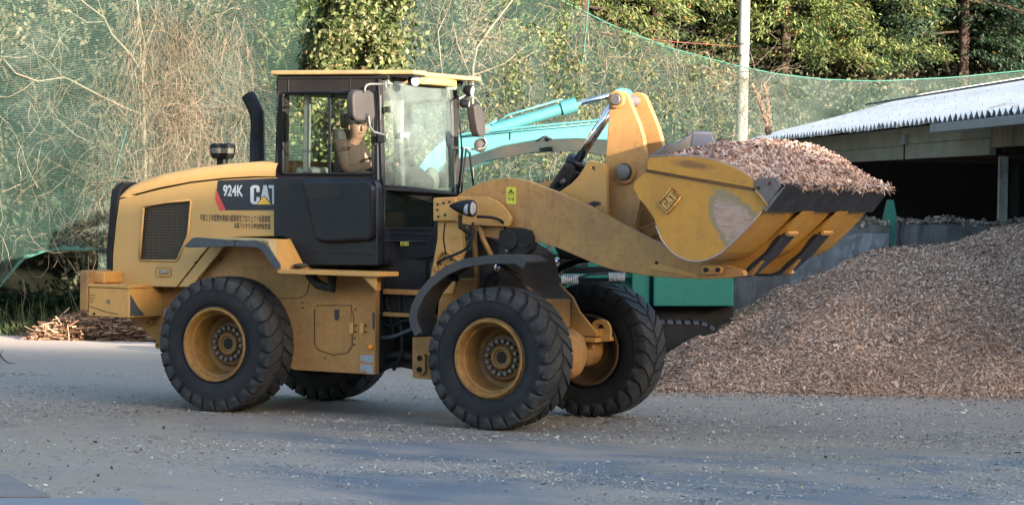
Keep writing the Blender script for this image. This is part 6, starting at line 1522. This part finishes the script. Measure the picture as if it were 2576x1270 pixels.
# raised badge
bd = [(1657, 513), (1689, 471), (1713, 496), (1679, 537)]
def bdf(u, v): 
    a = np.array(bd[0])*(1-u)*(1-v)+np.array(bd[1])*u*(1-v)+np.array(bd[2])*u*v+np.array(bd[3])*(1-u)*v
    return bp(a[0], a[1], y=YB0-.010)
bo_ = MB().ext([bdf(0, 0)+[0, .008, 0], bdf(1, 0)+[0, .008, 0], bdf(1, 1)+[0, .008, 0], bdf(0, 1)+[0, .008, 0]], (0, -.006, 0)).build('badge', painted('badge_recess', (.36, .17, .03), (.2, .1, .03), .6, .5), bucket)
rimp = [bdf(0, 0), bdf(1, 0), bdf(1, 1), bdf(0, 1), bdf(0, 0)]; MB().tube(rimp, .011, 6).build('badge_rim', MAT['yellow'], bo_, smooth=True)
cat_letters(0, 0, 0, 0, 0, 'hood', bo_, mapf=lambda u, v: bdf(.10+.80*u, .18+.64*v), depth=.012)
tri_ = MB().ext([bdf(.50, .62)-[0, .013, 0], bdf(.30, .90)-[0, .013, 0], bdf(.74, .90)-[0, .013, 0]], (0, -.004, 0)); tri_.build('badge_triangle', MAT['yellow_dirty'], bo_)

# ---- heap of chips in the bucket
Xr0, Xr1 = xg-.0, L0_[0]-.03
def heap_z(X, Yv):
    u = np.clip((X-Xr0)/(Xr1-Xr0), 0, 1); v = np.clip((Yv-YB0)/(YB1-YB0), 0, 1)
    zt_ = np.interp(X, [side[i][0] for i in range(0, 7)]+[L0_[0]], [side[i][1] for i in range(0, 7)]+[L0_[1]+.005])
    lip = np.interp(u, [0, .8, 1], [2.52, 2.42, L0_[1]+.0])
    edge = np.minimum(v, 1-v)*2; wv = np.clip(edge/.35, 0, 1)
    base = zt_*(1-wv)+lip*wv
    dome = (1-np.abs(2*v-1)**4.6)*np.clip(u/.42, 0, 1)**.8*np.clip((1-u)/.42, 0, 1)**.45
    return base-.02+.30*dome+.05*fbm(X*3, Yv*3, 41)*np.clip(edge*3, 0, 1)
gx_, gy_ = np.meshgrid(np.linspace(Xr0, Xr1, 50), np.linspace(YB0+.03, YB1-.03, 80), indexing='ij'); hz_ = heap_z(gx_, gy_)
hc = thing('wood_chip_heap', 'heap of fresh pinkish wood chips piled high in the loader bucket', 'wood chips', (5.4, 0, 2.2)); hc['kind'] = 'stuff'
grid_mesh('chip_bed', np.dstack([gx_, gy_, hz_-.015]), MAT['chipbase'], hc)
n = 75000; X = RNG.uniform(Xr0, Xr1+.015, n); Yv = RNG.uniform(YB0+.01, YB1-.01, n); hz_ = heap_z(X, Yv); e = .02
gx_ = (heap_z(X+e, Yv)-hz_)/e; gy_ = (heap_z(X, Yv+e)-hz_)/e; nrm = unit(np.column_stack([-gx_, -gy_, np.ones(n)]))
c = np.column_stack([X, Yv, hz_+RNG.uniform(-.004, .022, n)]); nn = unit(nrm+RNG.normal(size=(n, 3))*.38); a = unit(np.cross(nn, rvec(n))); bb = np.cross(nn, a)
L = np.minimum(RNG.gamma(2.5, .0046, (n, 1))+.004, .04)
v1 = rects(c, a*L, bb*L*RNG.uniform(.2, .45, (n, 1)))
n = 170; Yv = RNG.uniform(YB0+.2, YB1, n); c = np.column_stack([np.full(n, L0_[0]-.0), Yv, np.full(n, L0_[1]-.0)+RNG.uniform(-.05, .02, n)]); c[:, 0] -= (L0_[1]-c[:, 2])*.3-.02
a = unit(RNG.normal(size=(n, 3))*[.6, 1, .8]+[.3, 0, -.3]); bb = unit(np.cross(a, rvec(n))); L = RNG.uniform(.02, .065, (n, 1))
v2 = rects(c, a*L, bb*.005)
MAT['freshchips'] = m_island('fresh_wood_chips', [(0, (.12, .055, .038)), (.16, (.29, .145, .105)), (.6, (.48, .315, .245)), (1, (.66, .51, .42))], .8)
quads('chips', np.concatenate([v1, v2]), MAT['freshchips'], hc)

# ================================================================== DRIVER
def skin_obj(name, verts, edges, radii, m, parent, root=0, sub=2):
    me = bpy.data.meshes.new(name); me.from_pydata(verts, edges, []); o = bpy.data.objects.new(name, me); C.objects.link(o)
    md = o.modifiers.new('skin', 'SKIN'); md.use_smooth_shade = True; md.branch_smoothing = .4
    for i, v in enumerate(me.skin_vertices[0].data):
        r_ = radii[i]; v.radius = r_ if isinstance(r_, tuple) else (r_, r_); v.use_root = (i == root)
    ss_ = o.modifiers.new('sub', 'SUBSURF'); ss_.levels = sub; ss_.render_levels = sub
    dg = bpy.context.evaluated_depsgraph_get(); dg.update(); me2 = bpy.data.meshes.new_from_object(o.evaluated_get(dg)); bpy.data.objects.remove(o)
    me2.name = name; me2.materials.clear(); return link_mesh(name, me2, m, parent, smooth=True)
HX, HY, HZ = 0.958, -.10, 2.882     # head centre
dr_ = thing('person', 'person in a brown long-sleeved shirt and black cap driving the loader', 'person', (.80, -.05, 2.30))
f_ = unit(np.array([.86, -.5, 0])); s_ = np.array([-f_[1], f_[0], 0])     # facing, left side
Hd = np.array([HX, HY, HZ]); dn3 = np.array([0, 0, -1.])
V_ = []; E_ = []; R_ = []
def jv(p, r_, par=None):
    V_.append(tuple(p)); R_.append(r_); i = len(V_)-1
    if par is not None: E_.append((par, i))
    return i
pel = jv((.80, -.06, 2.36), .13); ab = jv((.82, -.06, 2.48), .12, pel); chs = jv((.85, -.08, 2.60), .13, ab); nk0 = jv((.88, -.09, 2.685), .075, chs)
nk = jv(Hd+[-.02, 0, -.12], .066, nk0); jaw = jv(Hd+f_*.012+[0, 0, -.062], (.090, .088), nk); fc = jv(Hd+[0, 0, .02], (.106, .102), jaw); tpv = jv(Hd+[-.012, 0, .095], (.084, .078), fc)
sh = {}
for sg in (-1, 1):
    sp = np.array([.86, -.08, 2.675])+s_*(-sg)*.0+np.array([0, 1, 0])*sg*.17
    s0 = jv(sp, .062, chs); el = np.array([.97, -.08+sg*.26, 2.44]); e0 = jv(el, .046, s0); wr0 = np.array([1.20, -.03+sg*.15, 2.50]); w0 = jv(wr0, .030, e0)
    pd = unit(np.array([1, -sg*.2, .35])); pm_ = jv(wr0+pd*.05, (.040, .018), w0)
    for k_, (ln, sp_f) in enumerate(((.055, -.028), (.068, -.010), (.064, .010), (.050, .028))):
        k0 = wr0+pd*.085+np.array([0, 1, 0])*sp_f; k1 = k0+unit(pd+[0, 0, -.7])*ln*.5; k2 = k1+unit(pd*.2+np.array([0, 0, -1]))*ln*.5
        i0 = jv(k0, .010, pm_); i1 = jv(k1, .0095, i0); jv(k2, .008, i1)
    t0 = jv(wr0+pd*.03+np.array([0, -sg*.035, 0]), .011, pm_); jv(wr0+pd*.065+np.array([0, -sg*.045, -.02]), .009, t0)
for sg in (-1, 1):
    hpv = jv((.86, -.06+sg*.10, 2.34), .095, pel); kn = jv((1.22, -.06+sg*.13, 2.34), .068, hpv); an = jv((1.32, -.06+sg*.13, 2.07), .045, kn); jv((1.44, -.06+sg*.14, 2.03), .035, an)
skin_obj('person', V_, E_, R_, MAT['skin'], dr_).name = 'body'
# nose, brows, ears belong to the head surface
b = MB(); b.sphere(Hd+f_*.100+[0, 0, -.012], .018, 10, (1, .9, 1.7)); b.sphere(Hd+f_*.108+[0, 0, -.034], .015, 10)
b.sphere(Hd+s_*.096+[0, 0, -.01]-f_*.005, .026, 10, (.7, .35, 1.2)); b.sphere(Hd-s_*.096+[0, 0, -.01]-f_*.005, .026, 10, (.7, .35, 1.2))
b.build('face', MAT['skin'], dr_, smooth=True)
b = MB()
for sg in (-1, 1): b.sphere(Hd+f_*.092+s_*sg*.035+[0, 0, .012], .011, 8, (1, 1, .5)); b.obox(Hd+f_*.098+s_*sg*.035+[0, 0, .030], s_*.015, f_*.004, [0, 0, .0035])
b.obox(Hd+f_*.098+[0, 0, -.068], s_*.022, f_*.004, [0, 0, .004]); b.build('features', MAT['brown_text'], dr_)
b = MB(); k0 = len(b.v)
b.lathe(Hd+[-.012, 0, .035], (-.12, 0, 1), [(-.016, .106), (.02, .113), (.07, .104), (.105, .072), (.122, .0001)], 24)
co_ = b.build('cap', MAT['cap'], dr_, smooth=True)
b = MB(); b.ext([Hd+f_*.07+s_*.07+[0, 0, .042], Hd+f_*.15+s_*.045+[0, 0, .030], Hd+f_*.165+[0, 0, .030], Hd+f_*.15-s_*.045+[0, 0, .030], Hd+f_*.07-s_*.07+[0, 0, .042]], (0, 0, .010)); b.build('peak', MAT['cap'], co_, bevel=.003)
b = MB(); b.sphere(Hd-f_*.038+[0, 0, -.014], .096, 16, (.95, .98, .75)); b.build('hair', MAT['cap'], dr_, smooth=True)
b = MB()
for sg in (1, -1): b.tube([Hd+s_*sg*.088+[0, 0, .03], Hd+s_*sg*.083+f_*.02+[0, 0, -.05], Hd+s_*sg*.045+f_*.05+[0, 0, -.115], Hd+f_*.055+[0, 0, -.125]], .0035, 5)
b.build('chin_strap', MAT['cap'], co_, smooth=True)
V_, E_, R_ = [], [], []
pel = jv((.80, -.06, 2.33), (.165, .15)); ab = jv((.82, -.06, 2.46), (.17, .15), pel); chs = jv((.85, -.08, 2.63), (.185, .15), ab); nk0 = jv((.878, -.09, 2.715), (.125, .115), chs); jv((.90, -.095, 2.76), (.078, .074), nk0)
for sg in (-1, 1):
    sp = np.array([.86, -.08+sg*.19, 2.675]); s0 = jv(sp, .085, chs); m_ = jv((.915, -.08+sg*.245, 2.56), .070, s0); e0 = jv((.97, -.08+sg*.265, 2.44), .060, m_); m2 = jv((1.08, -.05+sg*.21, 2.465), .050, e0); jv((1.19, -.03+sg*.155, 2.498), .038, m2)
def m_shirt():
    m = MAT['shirt']; nt = m.node_tree; b = nt.nodes['Principled BSDF']; bump(nt, b, noise(nt, 11, 3, .6, dist=.8), .9, .02); return m
skin_obj('shirt', V_, E_, R_, m_shirt(), dr_)
V_, E_, R_ = [], [], []
pel = jv((.80, -.06, 2.34), .145)
for sg in (-1, 1):
    hpv = jv((.88, -.06+sg*.11, 2.335), .105, pel); kn = jv((1.22, -.06+sg*.13, 2.345), .080, hpv); jv((1.32, -.06+sg*.13, 2.10), .058, kn)
skin_obj('trousers', V_, E_, R_, MAT['trousers'], dr_)
